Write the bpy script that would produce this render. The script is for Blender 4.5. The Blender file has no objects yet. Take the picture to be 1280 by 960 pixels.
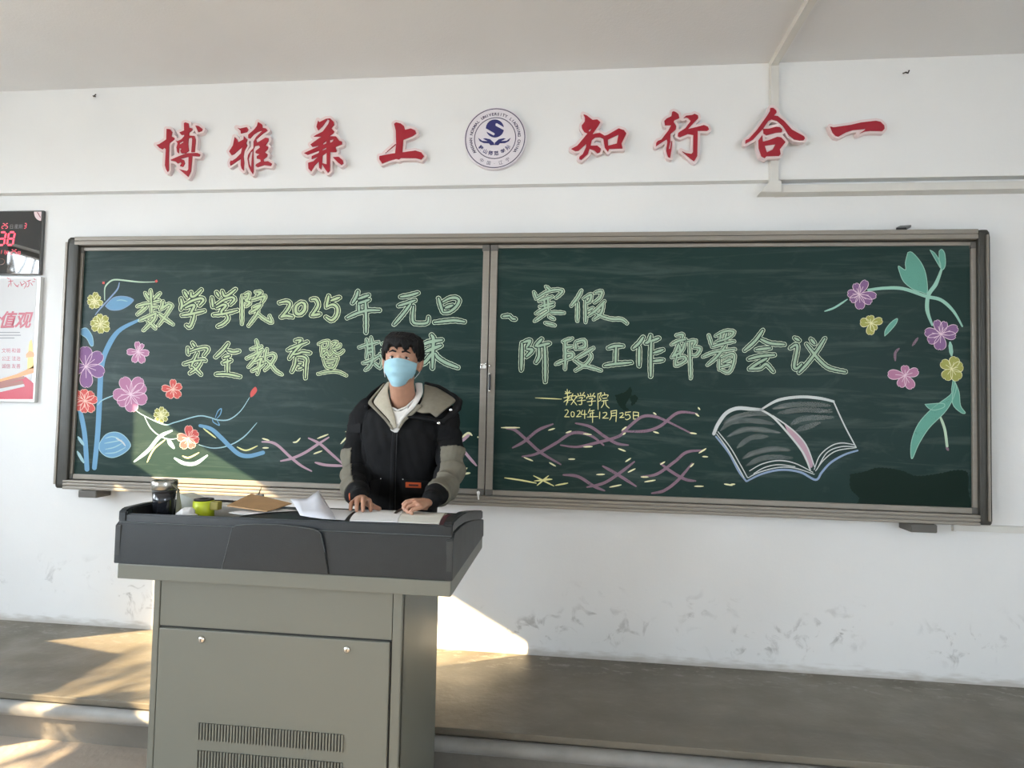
import bpy, bmesh, math, random
import numpy as np
from mathutils import Vector, Matrix, noise

# ---------------------------------------------------------------- camera, world, sun, exposure
SC = bpy.context.scene
CAMZ = 1.541
FPX = 730.0
PITCH, YAW, ROLL = 0.0370010842, -0.104060730, 0.0222098725
CAM = np.array([0.0, -3.2, CAMZ])
_f = np.array([math.sin(YAW)*math.cos(PITCH), math.cos(YAW)*math.cos(PITCH), math.sin(PITCH)])
_r = np.array([math.cos(YAW), -math.sin(YAW), 0.0])
_u = np.cross(_r, _f)
_r2 = _r*math.cos(ROLL) + _u*math.sin(ROLL)
_u2 = -_r*math.sin(ROLL) + _u*math.cos(ROLL)
cam_data = bpy.data.cameras.new('camera')
cam_data.sensor_width = 36.0
cam_data.lens = FPX/1280*36.0
cam_data.clip_start = 0.05
cam = bpy.data.objects.new('camera', cam_data)
SC.collection.objects.link(cam)
M = Matrix(((_r2[0], _u2[0], -_f[0], CAM[0]), (_r2[1], _u2[1], -_f[1], CAM[1]),
            (_r2[2], _u2[2], -_f[2], CAM[2]), (0, 0, 0, 1)))
cam.matrix_world = M
SC.camera = cam

world = bpy.data.worlds.new('world'); SC.world = world
world.use_nodes = True
wn = world.node_tree
wn.nodes['Background'].inputs[0].default_value = (0.80, 0.90, 1.0, 1)
wn.nodes['Background'].inputs[1].default_value = 28.5

SUN_DIR = Vector((1.0, 0.521, -0.541)).normalized()      # direction the light travels
sd = bpy.data.lights.new('sun', 'SUN'); sd.energy = 38.0; sd.angle = math.radians(0.4)
sd.color = (1.0, 0.74, 0.42)
sun = bpy.data.objects.new('sun', sd); SC.collection.objects.link(sun)
sun.rotation_euler = SUN_DIR.to_track_quat('-Z', 'Y').to_euler()
sun.location = (-9, -5, 7)

# windows of the left wall (y0, y1, z0, z1) and an unseen right-wall opening added for fill light
LEFT_X = -4.7
WINDOWS = [(-2.545, -1.205, 1.18, 2.81), (-5.45, -3.75, 1.18, 2.90), (-8.1, -6.4, 1.18, 2.90)]
RIGHT_FILL_WINDOWS = [(-8.1, -6.2, 1.20, 2.75)]
for i, (sx, (y0, y1, z0, z1)) in enumerate([(-1, w) for w in WINDOWS]+[(1, w) for w in RIGHT_FILL_WINDOWS]):   # portals: they only guide the sky light
    pl = bpy.data.lights.new('window_portal', 'AREA'); pl.shape = 'RECTANGLE'
    pl.size = z1-z0; pl.size_y = y1-y0
    pl.cycles.is_portal = True
    po = bpy.data.objects.new('window_portal', pl); SC.collection.objects.link(po)
    po.location = (LEFT_X-0.16 if sx < 0 else 4.56, (y0+y1)/2, (z0+z1)/2)
    po.rotation_euler = (0, sx*math.pi/2, 0)

vs = SC.view_settings
vs.view_transform = 'Standard'; vs.look = 'None'; vs.gamma = 1.0; vs.use_curve_mapping = False
vs.exposure = 0.0
SC.cycles.max_bounces = 10; SC.cycles.diffuse_bounces = 6; SC.cycles.glossy_bounces = 4
SC.cycles.transparent_max_bounces = 16
SC.cycles.sample_clamp_indirect = 6.0
SC.cycles.use_denoising = True

# ---------------------------------------------------------------- helpers
COL = SC.collection
PI = math.pi

def ray(x, y):
    return _f + (x-640.0)/FPX*_r2 - (y-480.0)/FPX*_u2

def P(x, y, Y):
    """point of the picture (1280x960) on the plane y = Y"""
    d = ray(x, y); t = (Y-CAM[1])/d[1]
    return Vector(CAM + d*t)

def H(x, y, z):
    d = ray(x, y); t = (z-CAM[2])/d[2]
    return Vector(CAM + d*t)

def Parr(pts, Y):
    """vectorised P for an (n,2) array -> (n,3)"""
    a = np.asarray(pts, float)
    d = _f[None] + (a[:, :1]-640)/FPX*_r2[None] - (a[:, 1:2]-480)/FPX*_u2[None]
    t = (Y-CAM[1])/d[:, 1:2]
    return CAM[None] + d*t

def tag(o, label=None, cat=None, group=None, kind=None):
    if label: o['label'] = label
    if cat: o['category'] = cat
    if group: o['group'] = group
    if kind: o['kind'] = kind
    return o

def empty(name, loc=(0, 0, 0)):
    o = bpy.data.objects.new(name, None); COL.objects.link(o); o.location = loc
    o.empty_display_size = 0.05
    return o

def link(name, me, mat=None, parent=None, smooth=False):
    o = bpy.data.objects.new(name, me); COL.objects.link(o)
    if mat: me.materials.append(mat)
    if smooth:
        me.polygons.foreach_set('use_smooth', [True]*len(me.polygons))
    if parent:
        o.parent = parent
        off = Vector((0, 0, 0)); p = parent
        while p: off += p.location; p = p.parent
        me.transform(Matrix.Translation(-off))
    return o

def from_bm(name, bm, mat=None, parent=None, smooth=False):
    me = bpy.data.meshes.new(name)
    bmesh.ops.recalc_face_normals(bm, faces=bm.faces)
    bm.to_mesh(me); bm.free()
    return link(name, me, mat, parent, smooth)

def from_py(name, verts, faces, mat=None, parent=None, smooth=False):
    me = bpy.data.meshes.new(name)
    me.from_pydata([tuple(v) for v in verts], [], faces); me.update()
    return link(name, me, mat, parent, smooth)

def add_box(bm, x0, x1, y0, y1, z0, z1, bev=0.0, seg=2):
    r = bmesh.ops.create_cube(bm, size=1.0)
    vs_ = r['verts']
    for v in vs_:
        v.co = Vector((x0+(v.co.x+.5)*(x1-x0), y0+(v.co.y+.5)*(y1-y0), z0+(v.co.z+.5)*(z1-z0)))
    if bev > 0:
        es = list({e for v in vs_ for e in v.link_edges})
        bmesh.ops.bevel(bm, geom=es, offset=bev, segments=seg, affect='EDGES', profile=0.6)

def box(name, x0, x1, y0, y1, z0, z1, mat, parent=None, bev=0.0, seg=2):
    bm = bmesh.new(); add_box(bm, x0, x1, y0, y1, z0, z1, bev, seg)
    return from_bm(name, bm, mat, parent)

def add_loft(bm, rings, cap=True, closed=True):
    """rings: list of lists of Vectors, same count"""
    vr = [[bm.verts.new(p) for p in ring] for ring in rings]
    n = len(vr[0])
    for a, b in zip(vr[:-1], vr[1:]):
        for i in range(n if closed else n-1):
            j = (i+1) % n
            try: bm.faces.new((a[i], a[j], b[j], b[i]))
            except ValueError: pass
    if cap and closed:
        bm.faces.new(list(reversed(vr[0]))); bm.faces.new(vr[-1])

def tube_rings(pts, radii, n=12, flat=None, up=None, round_ends=True):
    """rings round a polyline; radii scalar or (ru,rv)."""
    pts = [Vector(p) for p in pts]
    rr = [(r, r) if not isinstance(r, (tuple, list)) else tuple(r) for r in radii]
    dirs = []
    for i in range(len(pts)):
        a = pts[max(0, i-1)]; b = pts[min(len(pts)-1, i+1)]
        dirs.append((b-a).normalized())
    upv = Vector(up) if up is not None else (Vector((0, 0, 1)) if abs(dirs[0].z) < 0.9 else Vector((0, 1, 0)))
    P2, R2, D2 = [], [], []
    if round_ends:
        for k in (0.0, 0.45, 0.8):
            s = math.sqrt(max(0, 1-(1-k)**2))
            P2.append(pts[0]-dirs[0]*min(rr[0])*(1-k)); R2.append((rr[0][0]*max(s, .05), rr[0][1]*max(s, .05))); D2.append(dirs[0])
    P2 += pts; R2 += rr; D2 += dirs
    if round_ends:
        for k in (0.8, 0.45, 0.0):
            s = math.sqrt(max(0, 1-(1-k)**2))
            P2.append(pts[-1]+dirs[-1]*min(rr[-1])*(1-k)); R2.append((rr[-1][0]*max(s, .05), rr[-1][1]*max(s, .05))); D2.append(dirs[-1])
    rings = []
    for p, (ru, rv), d in zip(P2, R2, D2):
        u = upv.cross(d)
        if u.length < 1e-4: u = Vector((1, 0, 0)).cross(d)
        u.normalize(); v = d.cross(u).normalized()
        rings.append([p+u*(ru*math.cos(2*PI*k/n))+v*(rv*math.sin(2*PI*k/n)) for k in range(n)])
    return rings

def add_tube(bm, pts, radii, n=12, up=None, round_ends=True):
    if not isinstance(radii, (list,)): radii = [radii]*len(pts)
    add_loft(bm, tube_rings(pts, radii, n, up=up, round_ends=round_ends))

def add_ball(bm, c, r, n=12, rot=None):
    """ellipsoid, r = (rx,ry,rz)"""
    m = Matrix.Translation(Vector(c)) @ (rot.to_matrix().to_4x4() if rot else Matrix.Identity(4)) @ Matrix.Diagonal((r[0], r[1], r[2], 1))
    bmesh.ops.create_uvsphere(bm, u_segments=n, v_segments=max(6, n//2+2), radius=1.0, matrix=m)

def add_lathe(bm, prof, c, n=28):
    """prof: list of (radius, z)"""
    c = Vector(c)
    rings = [[c+Vector((r*math.cos(2*PI*k/n), r*math.sin(2*PI*k/n), z)) for k in range(n)] for r, z in prof]
    add_loft(bm, rings)

def extrude_poly(name, pts, vec, mat, parent=None, bev=0.0):
    """closed polygon of Vectors pushed along vec"""
    bm = bmesh.new()
    a = [bm.verts.new(Vector(p)) for p in pts]
    b = [bm.verts.new(Vector(p)+Vector(vec)) for p in pts]
    n = len(a)
    bm.faces.new(a); bm.faces.new(list(reversed(b)))
    for i in range(n):
        bm.faces.new((a[i], a[(i+1) % n], b[(i+1) % n], b[i]))
    if bev: 
        bmesh.ops.recalc_face_normals(bm, faces=bm.faces)
        bmesh.ops.bevel(bm, geom=bm.edges[:], offset=bev, segments=2, affect='EDGES')
    return from_bm(name, bm, mat, parent)

def remesh(bm, voxel, smooth=4, factor=0.5, disp=None):
    """one continuous surface from overlapping closed pieces; returns a mesh"""
    me = bpy.data.meshes.new('tmp'); bmesh.ops.recalc_face_normals(bm, faces=bm.faces); bm.to_mesh(me); bm.free()
    o = bpy.data.objects.new('tmp', me); COL.objects.link(o)
    m = o.modifiers.new('r', 'REMESH'); m.mode = 'VOXEL'; m.voxel_size = voxel
    s = o.modifiers.new('s', 'SMOOTH'); s.iterations = smooth; s.factor = factor
    dg = bpy.context.evaluated_depsgraph_get()
    out = bpy.data.meshes.new_from_object(o.evaluated_get(dg))
    bpy.data.objects.remove(o); bpy.data.meshes.remove(me)
    if disp:
        nv = len(out.vertices)
        co = np.empty(nv*3); out.vertices.foreach_get('co', co); co = co.reshape(-1, 3)
        no = np.empty(nv*3); out.vertices.foreach_get('normal', no); no = no.reshape(-1, 3)
        d = np.array([disp(Vector(c), Vector(n)) for c, n in zip(co, no)])
        co = co + no*d[:, None]
        out.vertices.foreach_set('co', co.ravel()); out.update()
    return out

def split_mesh(me, names_pred):
    """cut a mesh into pieces: names_pred = function(center)->index ; returns list of meshes"""
    nv = len(me.vertices)
    co = np.empty(nv*3); me.vertices.foreach_get('co', co); co = co.reshape(-1, 3)
    groups = {}
    for p in me.polygons:
        k = names_pred(Vector(p.center), Vector(p.normal)); groups.setdefault(k, []).append(list(p.vertices))
    out = {}
    for k, fs in groups.items():
        used = sorted({i for f in fs for i in f}); mp = {i: n for n, i in enumerate(used)}
        m = bpy.data.meshes.new('piece'); m.from_pydata([tuple(co[i]) for i in used], [], [[mp[i] for i in f] for f in fs]); m.update()
        out[k] = m
    return out

def sheet(name, A, B, mat, parent, thick=0.004, bulge=0.0, nu=14, nv=5, disp=0.0, seed=0, mid=None):
    """curved sheet between two 3D polylines A and B (resampled), with thickness"""
    def res(L, n):
        L = [Vector(p) for p in L]; ds = [0]
        for a, b in zip(L[:-1], L[1:]): ds.append(ds[-1]+(b-a).length)
        out = []
        for i in range(n):
            t = ds[-1]*i/(n-1); k = 0
            while k < len(ds)-2 and ds[k+1] < t: k += 1
            w = (t-ds[k])/max(1e-9, ds[k+1]-ds[k]); out.append(L[k].lerp(L[k+1], w))
        return out
    a = res(A, nu); b = res(B, nu)
    c = res(mid, nu) if mid else None
    V = []
    for i in range(nu):
        for j in range(nv):
            t = j/(nv-1)
            p = a[i].lerp(b[i], t) if c is None else (a[i]*((1-t)**2)+c[i]*(2*t*(1-t))+b[i]*(t*t))
            p = p + Vector((0, -1, 0.25))*(bulge*math.sin(PI*t))
            if disp: p = p + Vector((0, -1, 0.3))*(disp*noise.noise(p*28+Vector((seed, 0, 0))))
            V.append(p)
    F = [(i*nv+j, (i+1)*nv+j, (i+1)*nv+j+1, i*nv+j+1) for i in range(nu-1) for j in range(nv-1)]
    o = from_py(name, V, F, mat, parent, True)
    s = o.modifiers.new('s', 'SOLIDIFY'); s.thickness = thick; s.offset = 0
    s2 = o.modifiers.new('b', 'SUBSURF'); s2.levels = 1; s2.render_levels = 1
    return o

# ---------------------------------------------------------------- materials
def mat(name, col, rough=0.6, metal=0.0, spec=0.5, noise_amt=0.0, nscale=8.0, bump=0.0, bscale=60.0, emit=None, coat=0.0, stretch=None, col2=None):
    m = bpy.data.materials.new(name); m.use_nodes = True
    nt = m.node_tree; b = nt.nodes['Principled BSDF']
    b.inputs['Base Color'].default_value = (*col, 1)
    b.inputs['Roughness'].default_value = rough; b.inputs['Metallic'].default_value = metal
    b.inputs['Specular IOR Level'].default_value = spec
    b.inputs['Coat Weight'].default_value = coat
    if emit:
        b.inputs['Emission Color'].default_value = (*emit[:3], 1); b.inputs['Emission Strength'].default_value = emit[3]
    tc = nt.nodes.new('ShaderNodeTexCoord'); mp = nt.nodes.new('ShaderNodeMapping')
    nt.links.new(tc.outputs['Object'], mp.inputs[0])
    if stretch: mp.inputs['Scale'].default_value = stretch
    if noise_amt > 0 or col2:
        n = nt.nodes.new('ShaderNodeTexNoise'); n.inputs['Scale'].default_value = nscale; n.inputs['Detail'].default_value = 6
        nt.links.new(mp.outputs[0], n.inputs['Vector'])
        cr = nt.nodes.new('ShaderNodeValToRGB')
        c2 = col2 if col2 else tuple(c*(1-noise_amt) for c in col)
        cr.color_ramp.elements[0].position = 0.35; cr.color_ramp.elements[1].position = 0.68
        cr.color_ramp.elements[0].color = (*c2, 1); cr.color_ramp.elements[1].color = (*col, 1)
        nt.links.new(n.outputs[0], cr.inputs[0]); nt.links.new(cr.outputs[0], b.inputs['Base Color'])
    if bump > 0:
        n2 = nt.nodes.new('ShaderNodeTexNoise'); n2.inputs['Scale'].default_value = bscale; n2.inputs['Detail'].default_value = 5
        nt.links.new(mp.outputs[0], n2.inputs['Vector'])
        bp = nt.nodes.new('ShaderNodeBump'); bp.inputs['Strength'].default_value = bump; bp.inputs['Distance'].default_value = 0.01
        nt.links.new(n2.outputs[0], bp.inputs['Height']); nt.links.new(bp.outputs[0], b.inputs['Normal'])
    return m

def N(nt, t, **kw):
    n = nt.nodes.new(t)
    for k, v in kw.items(): setattr(n, k, v)
    return n

def math_node(nt, op, a, b=None, c=None, clamp=False):
    n = nt.nodes.new('ShaderNodeMath'); n.operation = op; n.use_clamp = clamp
    for i, v in enumerate((a, b, c)):
        if v is None: continue
        if isinstance(v, (int, float)): n.inputs[i].default_value = v
        else: nt.links.new(v, n.inputs[i])
    return n.outputs[0]

def ramp(nt, fac, stops):
    r = nt.nodes.new('ShaderNodeValToRGB')
    el = r.color_ramp.elements
    while len(el) < len(stops): el.new(0.5)
    for e, (p, c) in zip(el, stops):
        e.position = p; e.color = (*c, 1) if len(c) == 3 else c
    nt.links.new(fac, r.inputs[0]); return r.outputs[0]

def noise_tex(nt, vec, scale, detail=5, dist=0.0, rough=0.5):
    n = nt.nodes.new('ShaderNodeTexNoise'); n.inputs['Scale'].default_value = scale
    n.inputs['Detail'].default_value = detail; n.inputs['Distortion'].default_value = dist; n.inputs['Roughness'].default_value = rough
    nt.links.new(vec, n.inputs['Vector']); return n.outputs[0]

def mapping(nt, scale=(1, 1, 1), loc=(0, 0, 0), rot=(0, 0, 0)):
    tc = nt.nodes.new('ShaderNodeTexCoord'); mp = nt.nodes.new('ShaderNodeMapping')
    mp.inputs['Scale'].default_value = scale; mp.inputs['Location'].default_value = loc; mp.inputs['Rotation'].default_value = rot
    nt.links.new(tc.outputs['Object'], mp.inputs[0]); return mp.outputs[0]

def mixc(nt, fac, a, b):
    n = nt.nodes.new('ShaderNodeMix'); n.data_type = 'RGBA'
    for s, v in ((0, fac), (6, a), (7, b)):
        if isinstance(v, (int, float)): n.inputs[s].default_value = v
        elif isinstance(v, tuple): n.inputs[s].default_value = (*v, 1)
        else: nt.links.new(v, n.inputs[s])
    return n.outputs[2]

def wall_material():
    m = bpy.data.materials.new('painted_wall'); m.use_nodes = True; nt = m.node_tree; b = nt.nodes['Principled BSDF']
    b.inputs['Roughness'].default_value = 0.75; b.inputs['Specular IOR Level'].default_value = 0.25
    v = mapping(nt)
    base = ramp(nt, noise_tex(nt, v, 1.3, 4), [(0.3, (0.745, 0.758, 0.758)), (0.7, (0.795, 0.808, 0.808))])
    sep = nt.nodes.new('ShaderNodeSeparateXYZ'); nt.links.new(v, sep.inputs[0]); z = sep.outputs[2]
    # scuffs and shoe marks in a band over the platform
    v2 = mapping(nt, (1.0, 1.0, 1.0), (3.1, 0, 1.7), (0, 0.5, 0))
    sc = ramp(nt, noise_tex(nt, v2, 9.0, 6, 1.2, 0.6), [(0.56, (0, 0, 0)), (0.68, (1, 1, 1))])
    cl = ramp(nt, noise_tex(nt, mapping(nt, (1, 1, 1.6), (7, 0, 2)), 2.6, 3), [(0.43, (0, 0, 0)), (0.60, (1, 1, 1))])
    band = math_node(nt, 'MULTIPLY', ramp(nt, math_node(nt, 'SUBTRACT', z, 0.20), [(0.02, (0, 0, 0)), (0.12, (1, 1, 1))]),
                     ramp(nt, math_node(nt, 'SUBTRACT', z, 0.2), [(0.22, (1, 1, 1)), (0.42, (0, 0, 0))]))
    f = math_node(nt, 'MULTIPLY', math_node(nt, 'MULTIPLY', sc, cl), band)
    f = math_node(nt, 'MULTIPLY', f, 0.8)
    c1 = mixc(nt, f, base, (0.30, 0.30, 0.29))
    # grime where wall meets platform
    zn = math_node(nt, 'ADD', z, math_node(nt, 'MULTIPLY', noise_tex(nt, mapping(nt, (1, 1, 5)), 9, 6), 0.10))
    g = ramp(nt, math_node(nt, 'SUBTRACT', zn, 0.2), [(0.055, (1, 1, 1)), (0.095, (0, 0, 0))])
    c2 = mixc(nt, math_node(nt, 'MULTIPLY', g, 0.55), c1, (0.33, 0.29, 0.24))
    nt.links.new(c2, b.inputs['Base Color'])
    bp = nt.nodes.new('ShaderNodeBump'); bp.inputs['Strength'].default_value = 0.12; bp.inputs['Distance'].default_value = 0.004
    nt.links.new(noise_tex(nt, v, 60, 5), bp.inputs['Height']); nt.links.new(bp.outputs[0], b.inputs['Normal'])
    return m

def board_material():
    m = bpy.data.materials.new('green_chalkboard'); m.use_nodes = True; nt = m.node_tree; b = nt.nodes['Principled BSDF']
    v = mapping(nt)
    base = ramp(nt, noise_tex(nt, v, 2.0, 3), [(0.3, (0.006, 0.024, 0.0205)), (0.7, (0.009, 0.031, 0.0265))])
    # long wipes of an eraser, horizontally, slightly bowed
    w = noise_tex(nt, mapping(nt, (0.9, 1, 9.0), (0, 0, 0), (0, 0.05, 0)), 1.6, 8, 0.9, 0.62)
    wr = ramp(nt, w, [(0.50, (0, 0, 0)), (0.78, (1, 1, 1))])
    sw = noise_tex(nt, mapping(nt, (1, 1, 1.8), (4, 0, 1), (0, -0.6, 0)), 3.0, 7, 2.2, 0.6)
    swr = ramp(nt, sw, [(0.56, (0, 0, 0)), (0.75, (1, 1, 1))])
    f = math_node(nt, 'ADD', math_node(nt, 'MULTIPLY', wr, 0.10), math_node(nt, 'MULTIPLY', swr, 0.035))
    f = math_node(nt, 'ADD', f, 0.006)
    c = mixc(nt, f, base, (0.42, 0.52, 0.50))
    nt.links.new(c, b.inputs['Base Color'])
    b.inputs['Roughness'].default_value = 0.42; b.inputs['Specular IOR Level'].default_value = 0.17
    bp = nt.nodes.new('ShaderNodeBump'); bp.inputs['Strength'].default_value = 0.06; bp.inputs['Distance'].default_value = 0.002
    nt.links.new(noise_tex(nt, v, 180, 3), bp.inputs['Height']); nt.links.new(bp.outputs[0], b.inputs['Normal'])
    return m

def chalk(name, col, cover=0.8, scale=260.0):
    m = bpy.data.materials.new('chalk_'+name); m.use_nodes = True; nt = m.node_tree; b = nt.nodes['Principled BSDF']
    v = mapping(nt)
    n = noise_tex(nt, v, scale, 2, 0, 0.7); n2 = noise_tex(nt, v, 26, 3)
    a = math_node(nt, 'ADD', math_node(nt, 'MULTIPLY', n, 1.4), math_node(nt, 'MULTIPLY', n2, 0.7))
    al = math_node(nt, 'MULTIPLY', math_node(nt, 'SUBTRACT', a, 1.05-0.62*cover), 3.0, clamp=True)
    al = math_node(nt, 'ADD', math_node(nt, 'MULTIPLY', al, 0.55*cover), 0.42*cover, clamp=True)
    b.inputs['Base Color'].default_value = (*col, 1); b.inputs['Roughness'].default_value = 0.9
    b.inputs['Specular IOR Level'].default_value = 0.1
    nt.links.new(al, b.inputs['Alpha'])
    return m

def concrete(name, c1, c2, c3, rough, bump):
    m = bpy.data.materials.new(name); m.use_nodes = True; nt = m.node_tree; b = nt.nodes['Principled BSDF']
    v = mapping(nt)
    a = ramp(nt, noise_tex(nt, mapping(nt, (0.5, 1.4, 1)), 2.2, 7, 0.4), [(0.35, c1), (0.65, c2)])
    sp = ramp(nt, noise_tex(nt, mapping(nt, (.6, 1.3, 1)), 20, 8, 0.3, 0.7), [(0.54, (0, 0, 0)), (0.64, (1, 1, 1))])
    sep = nt.nodes.new('ShaderNodeSeparateXYZ'); nt.links.new(v, sep.inputs[0])
    near = ramp(nt, math_node(nt, 'ADD', sep.outputs[1], 0.35), [(0.10, (0.12, 0.12, 0.12)), (0.30, (1, 1, 1))])
    c = mixc(nt, math_node(nt, 'MULTIPLY', math_node(nt, 'MULTIPLY', sp, near), 0.6), a, c3)
    nt.links.new(c, b.inputs['Base Color'])
    rr = ramp(nt, noise_tex(nt, v, 5, 5), [(0.3, (rough-.1,)*3), (0.7, (rough+.15,)*3)])
    nt.links.new(rr, b.inputs['Roughness'])
    bp = nt.nodes.new('ShaderNodeBump'); bp.inputs['Strength'].default_value = bump; bp.inputs['Distance'].default_value = 0.006
    nt.links.new(noise_tex(nt, v, 30, 8), bp.inputs['Height']); nt.links.new(bp.outputs[0], b.inputs['Normal'])
    return m

M_WALL = wall_material()
M_CEIL = mat('ceiling_paint', (0.76, 0.77, 0.78), 0.85, spec=0.15, noise_amt=0.06, nscale=1.2, bump=0.12, bscale=90)
M_PLAT = concrete('platform_concrete', (0.10, 0.088, 0.066), (0.17, 0.153, 0.12), (0.36, 0.34, 0.31), 0.42, 0.25)
M_FLOOR = concrete('floor_terrazzo', (0.24, 0.20, 0.16), (0.36, 0.31, 0.26), (0.16, 0.13, 0.11), 0.6, 0.6)
M_RISER = concrete('riser_concrete', (0.13, 0.12, 0.10), (0.20, 0.185, 0.16), (0.33, 0.31, 0.28), 0.7, 0.5)
M_PIPE = mat('painted_pipe', (0.27, 0.265, 0.25), 0.5, noise_amt=0.3, nscale=5, bump=0.1)
M_TRUNK = mat('white_trunking', (0.66, 0.655, 0.62), 0.45, noise_amt=0.06)
M_ALU = mat('champagne_aluminium', (0.27, 0.245, 0.21), 0.42, metal=0.3, noise_amt=0.08, nscale=9, stretch=(0.6, 1, 6))
M_ALUD = mat('dark_aluminium', (0.045, 0.044, 0.036), 0.45, metal=0.15, noise_amt=0.2, nscale=12)
M_CORNER = mat('grey_plastic_corner', (0.10, 0.095, 0.085), 0.55)
M_STEEL = mat('bright_screw', (0.75, 0.74, 0.70), 0.25, metal=1.0)
M_BLACK = mat('black_plastic', (0.012, 0.012, 0.013), 0.35)
M_BOARD = board_material()
M_GREY = mat('grey_powder_coat', (0.150, 0.156, 0.132), 0.42, spec=0.4, bump=0.05, bscale=400)
M_SLOT = mat('dark_slot', (0.02, 0.02, 0.018), 0.8)
M_DARK = mat('charcoal_plastic', (0.013, 0.0175, 0.020), 0.40, spec=0.45, noise_amt=0.18, nscale=30, bump=0.08, bscale=300)
M_DARKL = mat('scratched_charcoal', (0.040, 0.045, 0.046), 0.5, spec=0.4, noise_amt=0.4, nscale=14, bump=0.08, bscale=200)
M_PAPER = mat('paper', (0.78, 0.78, 0.78), 0.8, noise_amt=0.04, nscale=20)
M_RED = mat('red_acrylic', (0.34, 0.010, 0.025), 0.38, spec=0.5)
M_PINK = mat('pinkish_white_edge', (0.74, 0.62, 0.62), 0.6)
# ---------------------------------------------------------------- room shell
def struct(o): o['kind'] = 'structure'; return o
PZ = 0.2            # top of the teaching platform
PY = -0.765         # its front edge
XR = 4.4; YB = -8.9; ZC = 3.385
struct(box('floor', LEFT_X, XR, YB, 0.0, -0.15, 0.0, M_FLOOR))
struct(box('ceiling', LEFT_X-.15, XR+.15, YB-.15, 0.12, ZC, ZC+.2, M_CEIL))
struct(box('wall_front', LEFT_X, XR, 0.0, 0.12, 0.0, ZC, M_WALL))
bm = bmesh.new(); cur = YB
for y0, y1, z0, z1 in RIGHT_FILL_WINDOWS:
    add_box(bm, XR, XR+.24, cur, y0, 0, ZC); add_box(bm, XR, XR+.24, y0, y1, 0, z0); add_box(bm, XR, XR+.24, y0, y1, z1, ZC); cur = y1
add_box(bm, XR, XR+.24, cur, 0.12, 0, ZC)
struct(from_bm('wall_right', bm, M_WALL))
for i, (y0, y1, z0, z1) in enumerate(RIGHT_FILL_WINDOWS):
    bm = bmesh.new(); xa, xb = XR+.10, XR+.16
    for a, b, c, d in ((y0, y0+.045, z0, z1), (y1-.045, y1, z0, z1), (y0, y1, z0, z0+.045), (y0, y1, z1-.045, z1), ((y0+y1)/2-.03, (y0+y1)/2+.03, z0, z1)): add_box(bm, xa, xb, a, b, c, d)
    struct(from_bm('window_%d' % (i+4), bm, M_ALU))  # frame of the opening added for fill light
struct(box('wall_back', LEFT_X, XR, YB-.15, YB, 0.0, ZC, M_WALL))
bm = bmesh.new()
ys = sorted(WINDOWS, key=lambda w: w[0]); cur = YB
for y0, y1, z0, z1 in ys:
    add_box(bm, LEFT_X-.24, LEFT_X, cur, y0, 0, ZC)
    add_box(bm, LEFT_X-.24, LEFT_X, y0, y1, 0, z0); add_box(bm, LEFT_X-.24, LEFT_X, y0, y1, z1, ZC)
    cur = y1
add_box(bm, LEFT_X-.24, LEFT_X, cur, 0.12, 0, ZC)
struct(from_bm('wall_left', bm, M_WALL))
for i, (y0, y1, z0, z1) in enumerate(ys):
    bm = bmesh.new(); xa, xb = LEFT_X-.16, LEFT_X-.10; t = .045
    add_box(bm, xa, xb, y0, y0+t, z0, z1); add_box(bm, xa, xb, y1-t, y1, z0, z1)
    add_box(bm, xa, xb, y0, y1, z0, z0+t); add_box(bm, xa, xb, y0, y1, z1-t, z1)
    add_box(bm, xa, xb, y0, y1, 2.28, 2.40)
    if i < 2: add_box(bm, xa, xb, (y0+y1)/2-.03, (y0+y1)/2+.03, z0, z1)
    struct(from_bm('window_%d' % (i+1), bm, M_ALU))
# the upper wall stands proud of the lower wall by a beam
struct(box('trim_1', LEFT_X, XR, -0.05, 0.02, 2.757, ZC+.01, M_WALL))
# unseen blockers added outside the first window, shaped to cut the platform's sun patch
def lw(y, z): return Vector((LEFT_X-.26, y-.146, z+PZ+.151))
struct(extrude_poly('sun_blocker_1', [lw(-1.0, .70), lw(-1.17, .98), lw(-1.56, 1.28), lw(-1.96, 1.28), lw(-1.985, 1.0), lw(-1.985, .70)], (-.05, 0, 0), M_WALL))
struct(extrude_poly('sun_blocker_2', [lw(-2.07, 1.20), lw(-2.10, 1.48), lw(-2.75, 1.56), lw(-2.75, 1.20)], (-.05, 0, 0), M_WALL))
# ground outside
M_GROUND = mat('outside_ground', (0.30, 0.28, 0.25), 0.9, noise_amt=0.2, nscale=1)
struct(box('ground', -40, LEFT_X-.24, -30, 20, -0.6, -0.3, M_GROUND))
# teaching platform: slab, recessed riser and rolled steel edge pipe
plat = struct(box('platform', LEFT_X, XR, PY, 0.0, PZ-.028, PZ, M_PLAT, bev=.004))
struct(box('trim_3', LEFT_X, XR, PY+.012, PY+.10, 0.0, PZ-.028, M_RISER))
bm = bmesh.new(); add_tube(bm, [(LEFT_X, PY-.012, .142), (XR, PY-.012, .142)], .030, 20, round_ends=False)
pp = from_bm('edge_pipe', bm, M_PIPE, smooth=True)
tag(pp, 'long pale painted pipe running along the front face of the platform', 'pipe')

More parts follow.
